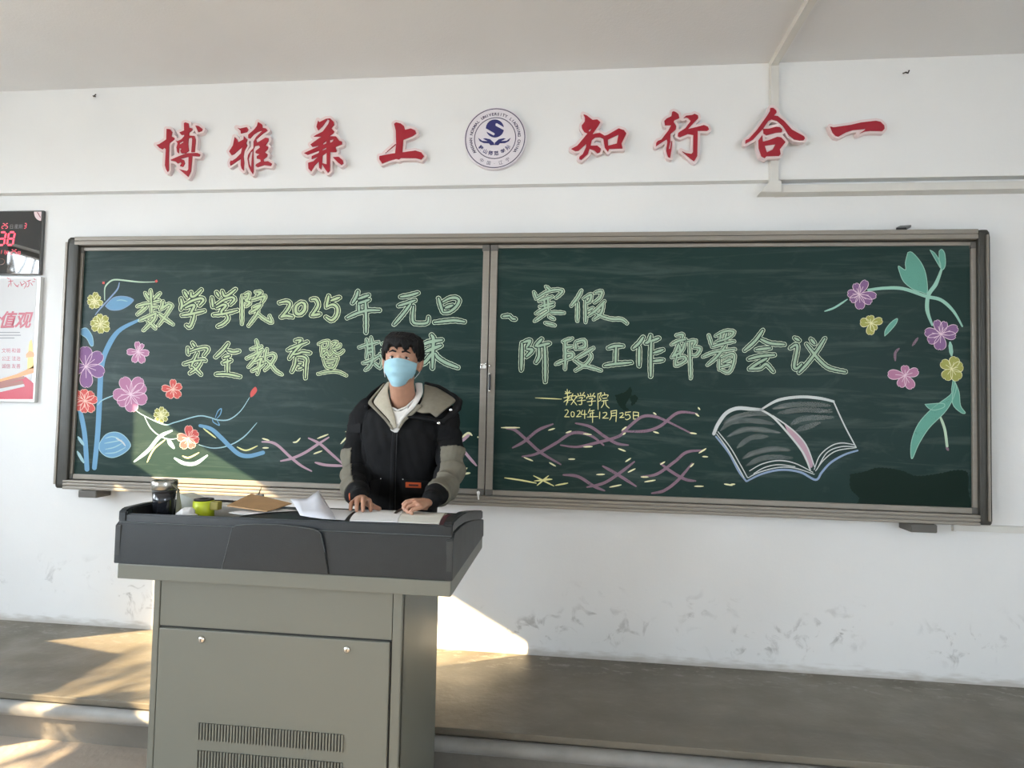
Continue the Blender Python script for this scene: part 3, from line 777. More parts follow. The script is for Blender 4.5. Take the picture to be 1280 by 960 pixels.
CH = [
('数','L',168,356,16,26,[[(215,165),(290,290)],[(325,110),(335,340)],[(510,170),(390,290)],[(380,340),(500,310)],[(60,430),(200,390),(330,370)],[(340,340),(345,560)],[(250,430),(150,520),(60,590)],[(340,440),(470,440)],[(430,560),(400,680),(330,760),(180,910)],[(110,710),(250,650),(420,570)],[(260,720),(340,790),(420,870)],[(575,330),(560,420),(520,495)],[(520,495),(690,375)],[(700,385),(745,420),(690,520),(580,680),(480,810)],[(490,580),(600,670),(770,790)]]),
('学','L',218,356,16,26,[[(200,140),(260,250)],[(330,150),(340,235),(420,215),(540,100)],[(130,280),(150,400),(130,490)],[(170,430),(330,330),(520,270),(580,310),(500,410)],[(220,460),(340,410),(400,420),(340,540),(320,600)],[(150,610),(350,580),(600,520)],[(400,590),(370,720),(310,840),(240,810)]]),
('学','L',258,356,16,24,[[(200,150),(250,230)],[(320,130),(360,225),(460,190),(580,90)],[(110,260),(130,440)],[(200,400),(350,300),(510,250),(560,300),(480,390)],[(200,460),(330,400),(390,420),(300,530),(320,600)],[(140,600),(350,580),(620,510)],[(400,590),(430,680),(340,780),(230,830)]]),
('院','L',295,356,16,26,[[(120,220),(120,500),(120,780)],[(170,200),(260,170),(230,280),(180,300)],[(190,330),(280,350),(200,430)],[(390,145),(500,150),(420,220)],[(310,300),(420,270),(580,230),(520,350)],[(340,460),(480,400)],[(290,550),(420,480),(500,400)],[(450,520),(400,620),(250,820)],[(450,590),(560,680),(710,750),(670,620)]]),
('2','L',340,356,14.22,24,[[(130,320),(260,295),(320,340),(270,450),(160,575)],[(160,575),(250,550),(365,572)]]),
('0','L',340,356,14.22,30,[[(520,310),(430,380),(430,500),(510,515),(580,440),(580,340),(520,310)]]),
('2','L',340,356,14.22,26,[[(700,260),(780,260),(820,350),(780,440),(700,545)],[(700,545),(850,520)]]),
('5','L',340,356,14.22,26,[[(1010,200),(965,390)],[(965,395),(1080,350),(1160,410),(1150,540),(1060,630),(960,575)],[(1050,280),(1200,225)]]),
('年','L',425,356,14.77,26,[[(330,120),(300,220),(230,335)],[(340,260),(530,190)],[(340,340),(440,310),(540,275)],[(345,370),(350,480)],[(130,610),(300,530),(500,475),(730,470)],[(470,300),(480,600),(480,880)]]),
('元','L',482,356,16,28,[[(300,240),(480,210),(650,160)],[(260,420),(420,370),(590,310)],[(500,380),(350,580),(170,790)],[(560,430),(540,600),(550,740),(640,775),(830,760),(860,650)]]),
('旦','L',535,356,16,30,[[(210,270),(290,540)],[(300,340),(430,270),(560,260),(620,320),(560,440),(430,540),(310,555)],[(350,460),(490,410)],[(130,750),(400,720),(550,712),(730,740)]]),
('安','L',225,420,16,20,[[(250,140),(300,210)],[(160,240),(165,360)],[(200,310),(330,265),(500,230),(560,270),(480,390)],[(350,340),(280,490),(220,610)],[(80,560),(250,510),(440,480),(510,490)],[(430,510),(340,640),(200,740)],[(250,600),(330,680),(420,770)]]),
('全','L',260,420,16,24,[[(400,150),(300,280),(150,420)],[(400,290),(500,320),(620,300)],[(320,430),(430,395)],[(300,540),(460,490)],[(390,460),(385,600),(385,720)],[(165,765),(400,765),(640,815)]]),
('教','L',300,420,16,24,[[(325,90),(350,200),(340,330)],[(220,260),(430,210)],[(130,450),(300,370),(450,280)],[(430,300),(300,470),(170,620)],[(300,520),(430,450),(400,540),(350,760)],[(240,700),(380,630),(470,560)],[(540,260),(510,380),(500,520)],[(520,400),(650,360),(700,420),(620,560),(500,680)],[(520,480),(620,580),(720,700),(835,770)]]),
('育','L',348,420,16,22,[[(340,90),(450,80),(400,140)],[(190,280),(350,210),(580,120)],[(450,180),(330,300),(220,450)],[(300,370),(400,350),(480,320),(630,340)],[(350,430),(330,570),(270,710)],[(370,410),(480,410),(560,460),(550,600),(540,840)],[(400,550),(460,550)],[(390,660),(470,630)]]),
('暨','L',385,415,16,20,[[(210,240),(300,200),(410,185),(400,270),(350,340)],[(270,250),(280,470)],[(270,330),(350,330)],[(300,470),(380,400),(430,480),(520,400)],[(490,210),(570,205),(480,310)],[(480,340),(620,300),(640,250)],[(470,360),(560,440),(640,430),(710,370)],[(310,530),(370,690),(510,710),(600,510)],[(370,560),(580,530)],[(370,630),(520,610)],[(200,840),(400,795),(600,795),(765,870)]]),
('期','L',440,410,16,24,[[(140,390),(300,340),(530,280)],[(290,230),(310,400),(290,600)],[(380,190),(410,400),(420,620)],[(300,420),(400,390)],[(300,500),(400,470)],[(220,700),(340,670),(560,550)],[(430,620),(350,770),(270,840)],[(440,700),(560,800)],[(560,520),(600,640),(570,790)],[(600,320),(820,280),(830,560),(800,800)],[(600,440),(800,420)],[(600,540),(800,530)]]),
('末','L',518,410,16,36,[[(340,140),(380,220),(370,450),(360,800)],[(160,340),(300,280),(550,240)],[(230,470),(350,420),(530,350)],[(340,520),(250,640),(170,720)],[(420,510),(480,600),(640,700),(870,790)]]),
('、','R',620,345,12.8,20,[[(110,645),(220,632)],[(225,640),(260,680),(310,690)]]),
('寒','R',620,345,12.8,20,[[(800,170),(860,220)],[(610,260),(640,345)],[(640,360),(800,260),(950,220),(1060,235),(1030,290),(960,350)],[(690,400),(900,330)],[(830,330),(840,560)],[(770,360),(780,500)],[(700,490),(920,430)],[(640,600),(780,520),(920,475)],[(850,560),(720,650),(620,720)],[(870,580),(1090,590)],[(850,650),(930,690)],[(790,750),(940,790)]]),
('假','R',705,352,14.22,24,[[(310,160),(240,290),(130,430)],[(240,380),(240,550),(235,700)],[(350,300),(480,230),(460,340),(400,380)],[(380,330),(385,550),(385,720)],[(550,200),(670,175),(640,290),(540,370)],[(430,520),(510,470)],[(440,600),(580,500),(720,350)],[(700,400),(660,560),(530,670)],[(560,560),(700,625),(860,665),(1020,670),(1120,740)]]),
('阶','R',640,415,13.7,26,[[(170,190),(165,450),(160,650)],[(200,175),(310,150),(250,260)],[(250,290),(350,310),(250,420)],[(510,120),(400,240)],[(430,250),(550,215),(640,195)],[(460,280),(460,420),(410,520)],[(560,240),(570,500),(570,850)]]),
('段','R',690,415,16,28,[[(400,130),(220,190)],[(260,190),(270,450),(260,740)],[(270,310),(400,290)],[(290,430),(400,430),(400,500),(290,550)],[(80,640),(230,575)],[(470,230),(480,340)],[(480,200),(640,170),(660,290),(530,330)],[(480,530),(700,400),(830,320)],[(750,420),(780,500),(680,640),(470,770)],[(450,560),(600,660),(760,700),(980,770)]]),
('工','R',748,420,19.2,34,[[(235,290),(400,240),(590,240)],[(425,270),(415,450),(410,650)],[(150,710),(400,670),(790,635)]]),
('作','R',782,412,13.7,26,[[(300,130),(230,230),(130,320)],[(235,300),(230,450),(230,620)],[(430,100),(400,200),(345,230)],[(430,200),(570,145)],[(440,200),(430,500),(430,800)],[(480,400),(640,345)],[(480,540),(640,520)]]),
('部','R',830,410,13.7,22,[[(210,125),(320,110),(310,170)],[(130,280),(250,220),(370,195)],[(250,270),(200,400),(135,500)],[(360,250),(300,400),(150,490)],[(270,300),(280,480)],[(220,480),(200,640),(370,560),(350,490),(230,510)],[(400,230),(540,220),(500,310)],[(500,330),(620,350),(560,460),(480,470)],[(440,240),(450,600),(460,860)]]),
('署','R',872,408,13.7,22,[[(190,150),(240,320)],[(310,160),(480,80),(620,95),(540,190),(320,270)],[(400,140),(380,220)],[(500,120),(470,190)],[(250,350),(450,290),(630,255)],[(90,520),(300,440),(640,390)],[(480,330),(330,520),(170,660)],[(400,540),(560,470),(630,500),(600,680),(520,790),(390,740)],[(370,560),(370,740)],[(430,620),(570,560)],[(400,690),(550,650)]]),
('会','R',922,405,13.7,26,[[(430,110),(300,290),(120,450)],[(400,260),(560,330),(800,350)],[(320,440),(560,410)],[(190,600),(400,550),(630,530)],[(500,590),(350,670),(200,770)],[(200,770),(380,755),(470,690),(520,705),(610,810)]]),
('议','R',970,410,12.8,24,[[(300,160),(370,200)],[(230,320),(320,270),(340,340),(290,600),(330,650),(410,580)],[(560,180),(620,250)],[(780,170),(660,360),(500,570),(370,710)],[(490,260),(590,390),(700,520),(850,640),(1110,700)]]),
]
for ch, side, ox, oy, S, w, strokes in CH:
    par = pL if side == 'L' else pR
    pts_all = [(ox+x/S, oy+y/S) for st in strokes for x, y in st]
    x0, x1 = min(p[0] for p in pts_all)-6, max(p[0] for p in pts_all)+6
    y0, y1 = min(p[1] for p in pts_all)-6, max(p[1] for p in pts_all)+6
    X, Y = grid(x0, x1, y0, y1, 3.5)
    D = np.full(X.shape, 1e9)
    for st in strokes:
        L = smooth_line([(ox+x/S, oy+y/S) for x, y in st], 4)
        D = np.minimum(D, d_stroke(X, Y, L, w/S*.84, (.6, .6)))
    dens = len(strokes) > 8
    gap = 1.3 if dens else 1.85
    o1 = flat_mark('chalk_character', D, X, Y, YB_, K_FILLY if (side == 'L' and ox < 420) else K_FILL, par)
    # the second, paler line round every character
    wob = .35*np.sin(X*.9+oy)*np.cos(Y*.8+ox)
    o2 = flat_mark('chalk_outline', np.abs(D-gap-wob*.6)-.36, X, Y, YB_-.0003, K_LINE if (side == 'L' and ox < 420) else K_LINER, par)

def lines(name, data, ox, oy, S, w, m, par, res=4, taper=(.5, .5), lay=0.0, sm=6):
    if name in ('chalk_band', 'chalk_dabs', 'chalk_swirl', 'chalk_vine', 'chalk_bud', 'chalk_stem', 'chalk_vein', 'book_page', 'chalk_leaf', 'book_outline') and len(data) > 1:
        nm = {'chalk_dabs': 'chalk_dab'}.get(name, name)
        for i, st in enumerate(data): lines(nm, [st], ox, oy, S, w, m, par, res, taper, lay+.00002*i, sm)
        return
    pts_all = [(ox+x/S, oy+y/S) for st in data for x, y in st]
    x0, x1 = min(p[0] for p in pts_all)-4, max(p[0] for p in pts_all)+4
    y0, y1 = min(p[1] for p in pts_all)-4, max(p[1] for p in pts_all)+4
    X, Y = grid(x0, x1, y0, y1, res); D = np.full(X.shape, 1e9)
    for st in data:
        D = np.minimum(D, d_stroke(X, Y, smooth_line([(ox+x/S, oy+y/S) for x, y in st], sm), w, taper))
    return flat_mark(name, D, X, Y, YB_-lay, m, par)

def leaf(name, pts, ox, oy, S, m, par, edge=None, lay=0.0):
    pp_ = smooth_line([(ox+x/S, oy+y/S) for x, y in pts+[pts[0]]], 4)[:-1]
    X, Y = grid(min(p[0] for p in pp_)-3, max(p[0] for p in pp_)+3, min(p[1] for p in pp_)-3, max(p[1] for p in pp_)+3, 4)
    D = d_poly(X, Y, pp_)
    o = flat_mark(name, D, X, Y, YB_-lay, m, par)
    if edge: flat_mark('chalk_outline', np.abs(D)-.45, X, Y, YB_-lay-.0003, edge, par)
    return o

def flower(cx_, cy_, petals, m, edge, par, clip=None):
    """petals: (angle in degrees, length, half width) in picture pixels; notched rounded petals with a pale edge"""
    R_ = max(p[1] for p in petals)+4
    X, Y = grid(cx_-R_, cx_+R_, cy_-R_, cy_+R_, 4)
    D = np.full(X.shape, 1e9); E = np.full(X.shape, 1e9)
    for a, L, hw in petals:
        t = math.radians(a); ux, uy = math.cos(t), math.sin(t)
        u = (X-cx_)*ux+(Y-cy_)*uy; v = -(X-cx_)*uy+(Y-cy_)*ux
        tt = np.clip(u/L, 0, 1); prof = hw*np.where(tt < .66, np.sin(tt/.66*PI/2)**.85, np.sqrt(np.clip(1-((tt-.66)/.34)**2, 0, 1)))
        d = np.maximum(np.abs(v)-prof, np.maximum(u-L+1.3*np.exp(-(v/1.1)**2), -u-1))
        D = np.minimum(D, d); E = np.minimum(E, np.abs(d)-.38)
        E = np.minimum(E, np.maximum(np.abs(v)-.35, np.maximum(u-L*.55, -u)))
    if clip is not None:
        D = np.maximum(D, clip-X); E = np.maximum(E, clip-X)
    flat_mark('chalk_flower', D, X, Y, YB_-.0006, m, par)
    flat_mark('chalk_outline', np.maximum(E, D-.6), X, Y, YB_-.0009, edge, par)

def fl(cx_, cy_, n, L, hw, m, e, par, rot=0, jit=.12, clip=None, seed=1):
    rnd = random.Random(seed)
    flower(cx_, cy_, [(rot+360*i/n+rnd.uniform(-8, 8), L*(1+rnd.uniform(-jit, jit)), hw) for i in range(n)], m, e, par, clip)

# --- left panel garland
lines('chalk_vine', [[(490,420),(490,260),(520,190),(590,130),(660,115),(780,125),(950,145),(1080,152),(1240,148)]], 90, 340, 12, .95, K_MINT, pL)
lines('chalk_bud', [[(465,155),(480,170)],[(1255,135),(1275,140)]], 90, 340, 12, 1.9, K_REDC, pL)
lines('chalk_stem', [[(710,160),(680,260),(560,400),(440,530),(350,640)]], 90, 340, 12, .95, K_BLUE2, pL)
leaf('chalk_leaf', [(500,510),(600,400),(700,365),(820,370),(900,400),(920,430),(850,500),(740,560),(640,575),(560,560)], 90, 340, 12, K_BLUE, pL, K_BLUE2, .0002)
lines('chalk_highlight', [[(670,430),(740,420),(830,440)]], 90, 340, 12, .7, K_CYAN, pL, lay=.0006)
leaf('chalk_leaf', [(75,290),(100,285),(125,320),(130,360),(118,362),(100,330),(76,312)], 80, 330, 3.554, K_BLUE, pL, K_CYAN, .0002)
lines('chalk_stem', [[(330,250),(240,300),(185,390),(165,470),(158,600),(150,750),(135,905)]], 80, 330, 3.554, 3.3, K_BLUE, pL, taper=(.5, .9))
lines('chalk_stem', [[(90,100),(150,400),(180,830)]], 90, 500, 9.6, 3.0, K_BLUE, pL, taper=(.8, 1))
lines('chalk_stem', [[(75,445),(140,540)],[(65,620),(140,750)]], 90, 500, 9.6, 1.9, K_CYAN, pL, lay=.0002)
leaf('chalk_leaf', [(330,520),(400,420),(500,385),(600,410),(680,490),(700,560),(620,640),(500,690),(400,670),(330,600)], 90, 500, 9.6, K_BLUE, pL, K_CYAN, .0002)
lines('chalk_vein', [[(400,460),(480,440),(560,460)],[(390,520),(500,500),(600,480)],[(400,590),(500,570),(600,520)],[(400,640),(520,630),(640,570)]], 90, 500, 9.6, .7, K_CYAN, pL, lay=.0006)
lines('chalk_highlight', [[(530,460),(600,500),(640,550)]], 90, 500, 9.6, 1.0, K_WHITE, pL, lay=.0009)
fl(118.3, 376.3, 7, 10.5, 3.2, K_OLIVE, K_LEMON, pL, -90, seed=2)
fl(125.4, 405, 8, 13, 3.8, K_OLIVE, K_LEMON, pL, -90, seed=3)
flower(107.2, 457.8, [(-92,25,8.5),(-38,26,8),(22,25,8),(88,27,8),(165,18,7)], K_PURP, K_PETAL, pL, clip=94.5)
fl(106, 501, 8, 16.5, 5, K_REDC, K_SALM, pL, -90, seed=4, clip=94)
flower(172.5, 439.5, [(-95,13,3.4),(-55,12,2.6),(10,14.5,4),(65,16,4.5),(112,15,4),(178,14.5,4)], K_MAG, K_PETAL, pL)
flower(163.3, 493.3, [(-115,24,7.5),(-58,25,7.5),(-30,22,7),(22,22,7.5),(85,22,8),(140,20,7),(180,22.5,7.5)], K_MAG, K_PETAL, pL)
flower(216, 486.7, [(-88,13,4),(-25,12.5,4.2),(48,13.5,5),(118,12.5,5),(188,14.5,4.2)], K_REDC, K_SALM, pL)
fl(201.5, 518.7, 8, 10, 2.7, K_OLIVE, K_LEMON, pL, -90, seed=6)
flower(236, 547.5, [(-90,16,5),(-35,14,5),(15,13.5,4.6),(68,14,5),(125,16,5),(185,15,5)], K_REDC, K_SALM, pL)
lines('chalk_vine', [[(70,235),(140,280),(320,360),(420,340),(620,285),(720,295),(800,320),(900,315),(1000,240),(1080,120)],[(145,285),(200,390),(280,460),(360,490),(430,485)],[(630,540),(760,570),(900,545),(1030,470),(1145,345)],[(-270,188),(-225,142),(-110,95)]], 160, 480, 7.11, .75, K_CYAN, pL, 3.2)
leaf('chalk_bud', [(1088,118),(1090,70),(1130,25),(1147,60),(1112,108)], 160, 480, 7.11, K_REDC, pL, None, .0005)
lines('chalk_band', [[(640,370),(740,400),(830,480),(910,560),(990,625),(1080,640),(1200,610)]], 160, 480, 7.11, 2.7, K_BLUE, pL, 3, (.7, .9), .0002)
lines('chalk_band', [[(390,415),(280,470),(180,590),(55,690)],[(415,660),(500,705),(600,705),(705,635)]], 160, 480, 7.11, 2.3, K_CYAN, pL, 3, (.5, .4), .0002)
lines('chalk_band', [[(170,695),(230,580),(330,495)],[(670,395),(780,480)],[(970,560),(1050,590),(1150,550)],[(485,640),(540,655),(630,610)]], 160, 480, 7.11, 1.0, K_YEL, pL, 3, (.5, .5), .0002)
lines('chalk_leaf', [[(775,300),(800,240),(830,220),(820,270),(785,310)],[(750,310),(760,340),(812,367),(790,320)]], 160, 480, 7.11, .6, K_BLUE, pL)
leaf('chalk_leaf', [(345,495),(380,500),(415,560),(403,577),(360,540)], 160, 480, 7.11, K_CYAN, pL)
lines('chalk_swirl', [[(80,345),(200,350),(300,400),(450,540),(600,660),(740,735)],[(330,600),(480,565),(650,490),(820,380),(970,285)],[(700,295),(850,370),(1000,500),(1180,660)],[(790,620),(940,655),(1200,665)]], 320, 520, 10.667, 1.7, K_ROSEL, pL, 3)
lines('chalk_dabs', [[(85,300),(175,325)],[(90,425),(165,425)],[(495,350),(540,345),(590,295)],[(820,300),(960,245)],[(770,505),(880,465)],[(1130,370),(1230,260)],[(1195,210),(1240,212)]], 320, 520, 10.667, 1.0, K_LEMON, pL, 3.5, lay=.0003)
lines('chalk_swirl', [[(1100,350),(1140,400),(1182,448)],[(1105,330),(1150,290)]], 300, 470, 4, 1.8, K_ROSEL, pL, 3)
lines('chalk_dabs', [[(1108,310),(1140,285),(1160,297)],[(1112,490),(1150,485)],[(1115,472),(1135,460)],[(1188,306),(1191,306)]], 300, 470, 4, 1.3, K_LEMON, pL, 3.5, lay=.0003)
# --- right panel swirls, dabs
lines('chalk_swirl', [[(60,300),(110,310),(180,370),(260,440),(370,505)],[(95,410),(160,375),(240,310),(325,275)],[(150,460),(230,445),(340,385),(440,325),(540,340),(615,395)],[(370,395),(460,405),(560,385),(700,345),(760,290),(830,235),(900,230),(980,260),(1120,330)],[(455,270),(540,290),(620,345),(690,385),(755,395)],[(720,315),(850,315),(940,285),(1040,210),(1150,215)],[(385,565),(470,575),(560,630),(620,655)],[(520,635),(620,610),(720,545),(790,490)],[(610,515),(690,560),(800,630)],[(830,575),(920,560),(1020,490),(1090,435),(1190,425)],[(940,500),(1000,545),(1080,590),(1140,600)],[(890,670),(960,655),(1040,595),(1120,500)]], 620, 470, 4.571, 1.85, K_ROSE, pR, 2.6)
lines('chalk_dabs', [[(30,295),(135,295)],[(160,465),(210,485)],[(300,310),(335,300)],[(400,325),(430,315)],[(305,495),(340,515)],[(415,475),(450,475)],[(500,405),(550,403)],[(500,330),(545,335)],[(700,415),(740,430)],[(740,490),(770,470)],[(755,550),(795,530)],[(575,563),(620,562)],[(650,635),(715,622)],[(720,310),(745,290)],[(725,335),(740,325)],[(900,210),(915,220)],[(900,318),(930,327)],[(1110,325),(1145,330)],[(1140,215),(1160,230)],[(1155,180),(1165,192)],[(1160,440),(1200,415)],[(1180,460),(1210,462)],[(850,605),(910,595)],[(1135,630),(1185,630)],[(1110,520),(1130,500)],[(940,505),(965,490)],[(830,577),(870,577)],[(1305,617),(1350,625)],[(1340,620),(1365,618)]], 620, 470, 4.571, .95, K_LEMON, pR, 2.6, lay=.0003)
lines('chalk_scribble', [[(50,582),(140,595),(230,612)],[(215,570),(330,628)],[(220,600),(320,590)],[(235,625),(300,570)],[(270,590),(320,590)],[(340,625),(410,612)]], 620, 470, 4.571, .95, K_YEL, pR, 3.5)
lines('chalk_dash', [[(225,125),(375,132)]], 620, 470, 4.571, .6, K_YEL, pR, 5)
SIG = {'数': [[(245,85),(258,106)],[(292,78),(279,104)],[(228,205),(300,150)],[(265,62),(272,210)],[(225,160),(320,130)],[(240,110),(310,100)],[(240,190),(330,180)],[(280,150),(255,240)],[(330,110),(310,170)],[(315,140),(370,140),(310,235)],[(310,160),(375,240)]],
 '学': [[(385,110),(395,130)],[(415,100),(420,125)],[(460,95),(440,125)],[(375,160),(380,140),(465,130),(460,150)],[(400,160),(440,155),(425,185)],[(380,195),(475,185)],[(430,185),(430,230),(400,235)]],
 '院': [[(615,110),(618,290)],[(620,115),(655,100),(635,150),(650,180),(620,200)],[(690,100),(695,125)],[(660,150),(665,130),(730,125),(725,145)],[(670,165),(720,160)],[(660,195),(730,185)],[(685,190),(680,230),(655,270)],[(705,190),(710,240),(745,275)]]}
SIG2 = [('2',[[(240,300),(265,295),(275,320),(235,375)],[(235,375),(290,375)]]),('0',[[(325,315),(345,330),(340,370),(315,370),(310,330),(325,315)]]),('2',[[(380,310),(405,305),(410,330),(370,375)],[(370,375),(425,370)]]),('4',[[(440,300),(425,345),(490,345)],[(465,300),(465,395)]]),
 ('年',[[(525,285),(505,330)],[(520,310),(575,300)],[(525,335),(570,330)],[(530,335),(530,375)],[(495,378),(615,372)],[(555,310),(555,440)]]),('1',[[(637,320),(635,395)]]),('2',[[(675,330),(710,325),(715,350),(670,390)],[(670,390),(735,390)]]),
 ('月',[[(765,310),(770,370),(750,410)],[(765,310),(830,300)],[(830,300),(822,430)],[(770,335),(820,330)],[(770,365),(820,360)]]),('2',[[(865,335),(900,330),(900,355),(865,385)],[(865,385),(915,380)]]),('5',[[(935,320),(930,355),(970,350),(985,385),(950,408),(930,400)],[(935,325),(990,318)]]),
 ('日',[[(1020,320),(1022,400)],[(1020,320),(1080,325)],[(1080,325),(1078,405)],[(1022,360),(1078,360)],[(1022,400),(1078,400)]])]
for k, sx, sy in (('数',0,0),('学',0,0),('学',115,8),('院',0,0)):
    lines('small_character', [[(x+sx, y+sy) for x, y in s] for s in SIG[k]], 680, 480, 9.143, .52, K_YEL, pR, 6, (.8, .8), sm=3)
for k, st in SIG2:
    lines('small_character', st, 680, 480, 9.143, .52, K_YEL, pR, 6, (.8, .8), sm=3)
# --- right panel garland
lines('chalk_vine', [[(70,570),(150,540),(250,475)]], 1020, 300, 6.4, 1.2, K_TEALL, pR)
lines('chalk_vine', [[(420,400),(550,385),(700,390),(880,450),(1000,480),(1100,570),(1170,690)]], 1020, 300, 6.4, 2.1, K_TEALL, pR, taper=(.8, .5))
lines('chalk_vine', [[(1010,220),(960,350),(900,440),(890,560),(930,680)]], 1020, 300, 6.4, 2.5, K_TEALL, pR, lay=.0002)
leaf('chalk_leaf', [(735,100),(770,100),(840,180),(880,280),(890,420),(840,415),(770,390),(700,330),(670,260),(660,208),(715,240),(715,180)], 1020, 300, 6.4, K_TEAL, pR, K_TEALL, .0003)
leaf('chalk_leaf', [(985,90),(1005,75),(1030,110),(1035,200),(1010,240),(990,200),(985,150)], 1020, 300, 6.4, K_TEAL, pR, K_TEALL, .0003)
leaf('chalk_leaf', [(912,80),(950,105),(990,170),(998,225),(975,190),(940,130)], 1020, 300, 6.4, K_TEAL, pR, K_TEALL, .0005)
leaf('chalk_leaf', [(550,768),(555,720),(600,660),(650,628),(640,670),(590,730)], 1020, 300, 6.4, K_TEAL, pR, K_TEALL)
lines('chalk_vine', [[(680,150),(690,235)]], 1060, 400, 5.33, 2.5, K_TEALL, pR)
leaf('chalk_stem', [(700,395),(690,460),(680,500),(560,590),(470,690),(425,800),(418,890),(430,922),(470,830),(540,720),(640,620),(690,545),(722,450)], 1060, 400, 5.33, K_TEAL, pR, K_TEALL, .0003)
leaf('chalk_leaf', [(712,410),(740,480),(750,570),(782,618),(750,615),(695,550)], 1060, 400, 5.33, K_TEAL, pR, K_TEALL, .0005)
leaf('chalk_leaf', [(513,562),(630,555),(640,580),(580,600),(540,590)], 1060, 400, 5.33, K_TEAL, pR, K_TEALL, .0006)
lines('chalk_stem', [[(615,645),(645,730),(660,840)]], 1060, 400, 5.33, 1.7, K_MINT, pR, taper=(.7, 1))
lines('chalk_bud', [[(655,845),(668,868)],[(430,170),(465,120)],[(315,270),(315,220),(340,190)]], 1060, 400, 5.33, 1.6, K_ROSE, pR)
flower(1073.9, 368, [(-110,15,4.6),(-62,20,5),(5,22,4.8),(35,19,5),(85,19,6),(140,14,4.5),(185,15,5)], K_PURP, K_PETAL, pR)
flower(1088.8, 403.9, [(-100,10,5),(-15,15,4.5),(60,11,4.5),(95,15,5),(185,14,5.5)], K_OLIVE, K_LEMON, pR)
flower(1176.3, 417.8, [(-110,19,5),(-72,17,4.5),(-22,23,6),(8,19,5),(95,20,7.5),(150,19,6),(188,21,6)], K_PURP, K_PETAL, pR)
flower(1189.5, 461, [(-145,16,6),(-70,16,6.5),(-15,15,6.5),(55,17,7),(125,16,7)], K_OLIVE, K_LEMON, pR)
flower(1131.3, 469.4, [(-90,13,5),(-20,18,5.5),(60,19,6),(115,16,5.5),(185,22,6)], K_MAG, K_PETAL, pR)
# --- open book
B = (870, 470, 5.818)
leaf('book_page', [(640,345),(720,400),(800,500),(850,640),(822,660),(760,540),(680,430)], *B, K_ROSEL, pR)
lines('book_page', [[(200,345),(300,295),(450,270),(560,285)],[(180,395),(260,335),(420,325),(570,350)],[(230,440),(340,392),(450,388),(610,412)],[(300,520),(400,450),(520,440)],[(340,600),(420,560),(560,530),(680,540)],[(370,650),(500,595),(700,595)],[(560,235),(750,205),(980,215)],[(600,270),(780,245),(990,260)],[(690,355),(780,310),(1000,300)],[(720,400),(900,340)]], *B, 3.2, K_DIM, pR, 3, (.3, .3))
lines('book_page', [[(210,350),(300,300),(450,285)],[(230,440),(340,392),(450,388),(610,412)],[(350,600),(430,560),(560,532),(680,545)],[(560,240),(650,225)],[(900,260),(990,240)]], *B, 1.0, K_DIM, pR, 4, (.3, .3), .0002)
lines('book_outline', [[(130,420),(160,350),(220,270),(300,235),(400,240),(480,245)]], *B, 2.3, K_WHITE, pR, 4, (.9, .6), .0003)
lines('book_outline', [[(480,240),(600,175),(760,152),(900,162),(1000,185)]], *B, 1.8, K_WHITE, pR, 4, (.6, .8), .0003)
lines('book_outline', [[(1000,185),(1080,360),(1165,520)],[(560,290),(700,390),(800,500),(862,660)]], *B, .85, K_WHITE, pR, 4, (1, .8), .0004)
lines('book_outline', [[(470,245),(560,300),(680,430),(780,560),(830,680)]], *B, 1.25, K_WHITE, pR, 4, (1, .8), .0003)
lines('book_outline', [[(160,405),(250,520),(320,640),(375,740)],[(150,420),(230,530),(300,650),(350,740)],[(380,740),(460,700),(600,665),(720,670),(860,715)],[(390,690),(480,640),(600,615),(720,635),(850,700)],[(420,710),(500,665),(600,645),(720,660)],[(860,680),(900,580),(980,510),(1060,487),(1150,500)],[(870,690),(930,610),(1020,545),(1160,522)],[(880,680),(950,560),(1050,515),(1160,515)]], *B, .65, K_WHITE, pR, 5, (.8, .8), .0004)
lines('book_cover', [[(145,440),(240,560),(310,690),(365,765)],[(370,765),(480,712),(620,682),(760,700),(870,755),(915,700),(980,630),(1080,572),(1175,542)]], *B, 1.35, K_BLUE2, pR, 4, (.8, .8), .0002)
# --- patches still wet from the sponge
M_WET = mat('wet_board', (0.004, 0.015, 0.010), 0.4, spec=0.12)
def wet(pts, ox, oy, S):
    pp_ = smooth_line([(ox+x/S, oy+y/S) for x, y in pts+[pts[0]]], 4)[:-1]
    X, Y = grid(min(p[0] for p in pp_)-2, max(p[0] for p in pp_)+2, min(p[1] for p in pp_)-2, max(p[1] for p in pp_)+2, 2.5)
    D = d_poly(X, Y, pp_)+.5*np.sin(X*1.3)*np.cos(Y*1.1)
    flat_mark('wet_patch', D, X, Y, -.06615, M_WET, pR)
wet([(-55,105),(0,95),(60,78),(150,90),(210,112),(300,102),(370,88),(414,100),(418,170),(420,246),(300,246),(0,240),(-20,200),(-55,160)], 1080, 560, 3.2)
wet([(680,110),(740,90),(768,62),(775,100),(740,170),(762,192),(730,195),(700,165)], 620, 470, 4.571)
wet([(765,120),(790,108),(812,130),(780,170),(772,150)], 620, 470, 4.571)
